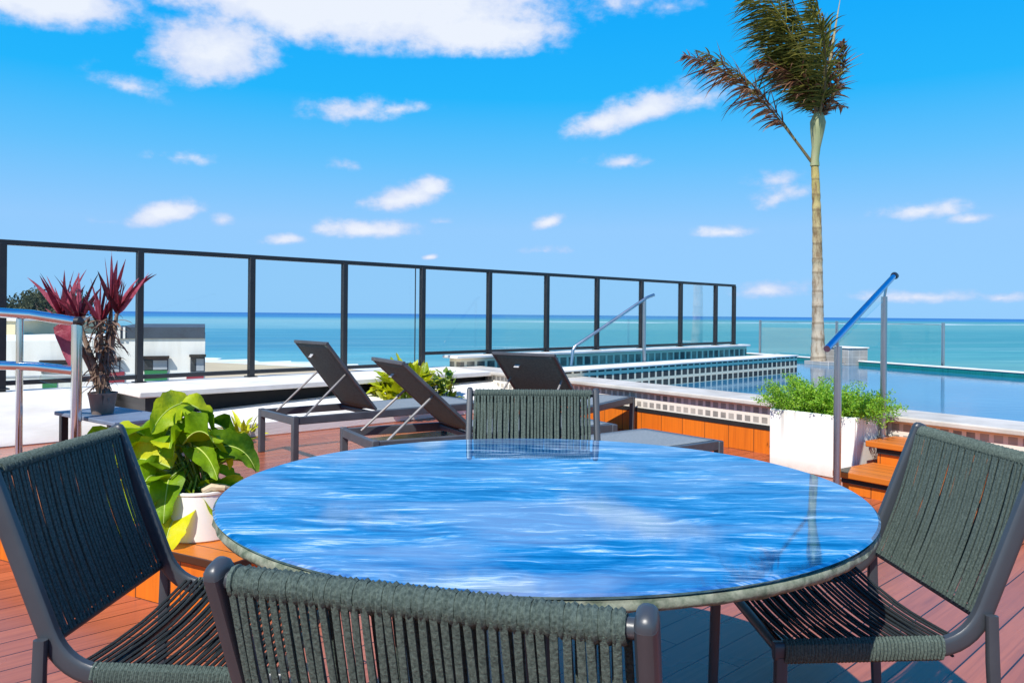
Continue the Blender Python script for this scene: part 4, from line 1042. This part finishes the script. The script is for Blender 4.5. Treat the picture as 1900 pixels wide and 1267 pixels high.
# ------------------------------------------------------------------ palm at the seaward pool edge
PB = Vector((5.99, 15.55, 0))
pb = empty('palm_box', (PB.x + .04, PB.y, .02), E_ANG, 'low grey block with a ledge at the pool edge, behind the palm trunk', 'planter')
b = MB(); b.box((.10, .46, .28), (.80, .50, .55)); b.build('box_shell', M['block_grey'], pb, bevel=.01)
b = MB(); b.box((.10, .46, .567), (.84, .54, .022)); b.build('coping', M['coping_white'], pb, bevel=.005)
b = MB(); b.box((.10, 0, .16), (.62, .418, .28)); b.build('ledge', M['block_grey'], pb, bevel=.01)
palm = empty('palm_tree', (PB.x, PB.y, .58), 0, 'tall slender palm with wind swept green and brown fronds at the pool edge', 'palm tree')
palm.scale = (1.095, 1.095, 1.095)
b = MB(); H1 = 3.25
tk = []; tr = []
for i in range(61):
    t = i / 60; z = lerp(-.25, H1, t)
    tk.append((.05 * math.sin(t * 2.2) - .14 * t, .02 * math.sin(t * 5), z))
    r = lerp(.116, .066, t ** .8) * (1 + .16 * math.exp(-(t * 12) ** 2)); r *= 1 + .03 * math.sin(i * 1.9) + (.05 * math.sin(i * 3.3) if i % 9 == 4 else 0)
    tr.append(r)
b.sweep(tk, tr, 18); b.build('trunk', M['trunk'], palm)
T = Vector(tk[-1])
C = T + Vector((.05, 0, .76))
b = MB(); b.sweep([T - Vector((0, 0, .02)), T + Vector((.0, 0, .10)), T.lerp(C, .4), T.lerp(C, .8), C, C + Vector((.02, 0, .25))], [.082, .07, .075, .12, .135, .05], 14)
b.build('crownshaft', M['crownshaft'], palm)
# fronds: path points relative to the base point, leaflet length range, brown share
WIND = Vector((-1, .15, -.12))
def bez(pts, n):
    pts = [Vector(p) for p in pts]; out = []
    for i in range(n + 1):
        t = i / n; q = list(pts)
        while len(q) > 1: q = [q[k].lerp(q[k + 1], t) for k in range(len(q) - 1)]
        out.append(q[0])
    return out
def frond(pts, LL, m, start=.18, n=44, wind=.6, wl=.045, droop=.8, up=None, seed=0, rr=.028, flare=.75):
    rnd = random.Random(seed); path = bez(pts, n)
    r_ = MB(); r_.sweep(path, [lerp(rr, .005, i / n) for i in range(n + 1)], 7); fo = r_.build('frond', M['rachis'] if m == 'palm_leaf' else M['rachis'], palm)
    l_ = MB()
    for i in range(int(n * start), n + 1):
        t = i / n; tg = (path[min(i + 1, n)] - path[max(i - 1, 0)]).normalized()
        s_ = tg.cross(Vector((0, 0, 1)))
        if s_.length < .15: s_ = Vector((0, 1, 0))
        s_.normalize(); nn = s_.cross(tg).normalized()
        prof = math.sin(math.pi * min(1, .12 + .86 * (t - start) / (1 - start))) ** .6
        for side in (-1, 1):
            for rep in range(2):
                d = s_ * side * flare + tg * .55 + nn * rnd.uniform(-.5, .5) + Vector((rnd.gauss(0, .18), rnd.gauss(0, .18), rnd.gauss(0, .18))) + WIND * wind * rnd.uniform(.4, 1.5) + Vector((0, 0, -.1))
                L = LL * prof * rnd.uniform(.45, 1.2)
                l_.leaf(path[i] + tg * rnd.uniform(-.02, .02), d, nn, L, wl * rnd.uniform(.45, .95), droop * rnd.uniform(.3, 1.4), .35, 0, 5, 0, rnd.uniform(-.5, .5), 0, .45)
    l_.build('leaflets', M[m], fo)
# low frond thrown to the left by the wind
frond([T + Vector((-.02, 0, .0)), T + Vector((-.55, .1, .75)), T + Vector((-1.15, .2, 1.75)), T + Vector((-2.25, .3, 2.02))], .80, 'palm_brown', .30, 70, .25, .055, .9, seed=1)
frond([T + Vector((-.02, .05, .0)), T + Vector((-.5, .2, .8)), T + Vector((-1.05, .3, 1.85)), T + Vector((-2.0, .45, 2.15))], .6, 'palm_leaf', .45, 50, .3, .05, .9, seed=21, rr=.012)
cc = C
frond([cc, cc + Vector((-.10, -.2, .7)), cc + Vector((-.5, -.3, 1.5)), cc + Vector((-1.5, -.5, 2.6))], .85, 'palm_leaf', .12, 54, .9, .05, .7, seed=2)
frond([cc, cc + Vector((.05, .2, .8)), cc + Vector((-.2, .3, 1.7)), cc + Vector((-1.0, .3, 3.0))], .9, 'palm_leaf', .12, 54, .9, .05, .7, seed=3)
frond([cc, cc + Vector((.02, .0, .6)), cc + Vector((-.35, .1, 1.2)), cc + Vector((-1.1, .1, 1.8))], .95, 'palm_leaf', .15, 58, .95, .05, .8, seed=4)
frond([cc, cc + Vector((-.05, .1, .8)), cc + Vector((-.35, .0, 1.9)), cc + Vector((-1.3, .2, 2.3))], 1.0, 'palm_leaf', .15, 58, 1.0, .05, .8, seed=14)
frond([cc, cc + Vector((.05, -.1, .8)), cc + Vector((-.1, .0, 1.5)), cc + Vector((-.6, -.1, 2.2))], .9, 'palm_leaf', .15, 54, .95, .05, .8, seed=15)
frond([cc, cc + Vector((.12, -.1, .7)), cc + Vector((.10, -.2, 1.6)), cc + Vector((-.35, -.2, 2.9))], .62, 'palm_leaf', .10, 54, .85, .05, .7, seed=5)
frond([cc, cc + Vector((.18, .1, .5)), cc + Vector((.36, .15, 1.1)), cc + Vector((.15, .2, 2.0))], .46, 'palm_brown', .08, 60, .3, .05, .5, seed=6, flare=.6)
frond([cc, cc + Vector((.22, -.1, .4)), cc + Vector((.44, -.15, .8)), cc + Vector((.34, -.2, 1.35))], .42, 'palm_brown', .08, 54, .2, .05, .5, seed=7, flare=.6)
frond([cc, cc + Vector((-.1, -.1, .5)), cc + Vector((-.5, -.2, .9)), cc + Vector((-1.15, -.2, 1.0))], .66, 'palm_brown', .2, 50, .5, .05, 1.2, seed=8)
frond([cc, cc + Vector((.08, .3, .6)), cc + Vector((.0, .8, 1.2)), cc + Vector((-.5, 1.3, 1.7))], .7, 'palm_leaf', .15, 44, .6, .05, .8, seed=9)
frond([cc, cc + Vector((.06, -.3, .6)), cc + Vector((-.1, -.8, 1.2)), cc + Vector((-.6, -1.2, 1.6))], .7, 'palm_leaf', .15, 44, .6, .05, .8, seed=10)
frond([cc, cc + Vector((.15, 0, .3)), cc + Vector((.35, .1, .35)), cc + Vector((.55, .1, .30))], .2, 'palm_brown', .3, 20, .1, .04, .8, seed=12, flare=.5)
b = MB(); b.sweep([C, C + Vector((.12, -.1, .7)), C + Vector((.24, -.12, 1.6)), C + Vector((.33, -.14, 2.2))], [.03, .028, .018, .003], 8); b.build('spear_leaf', M['spear'], palm)
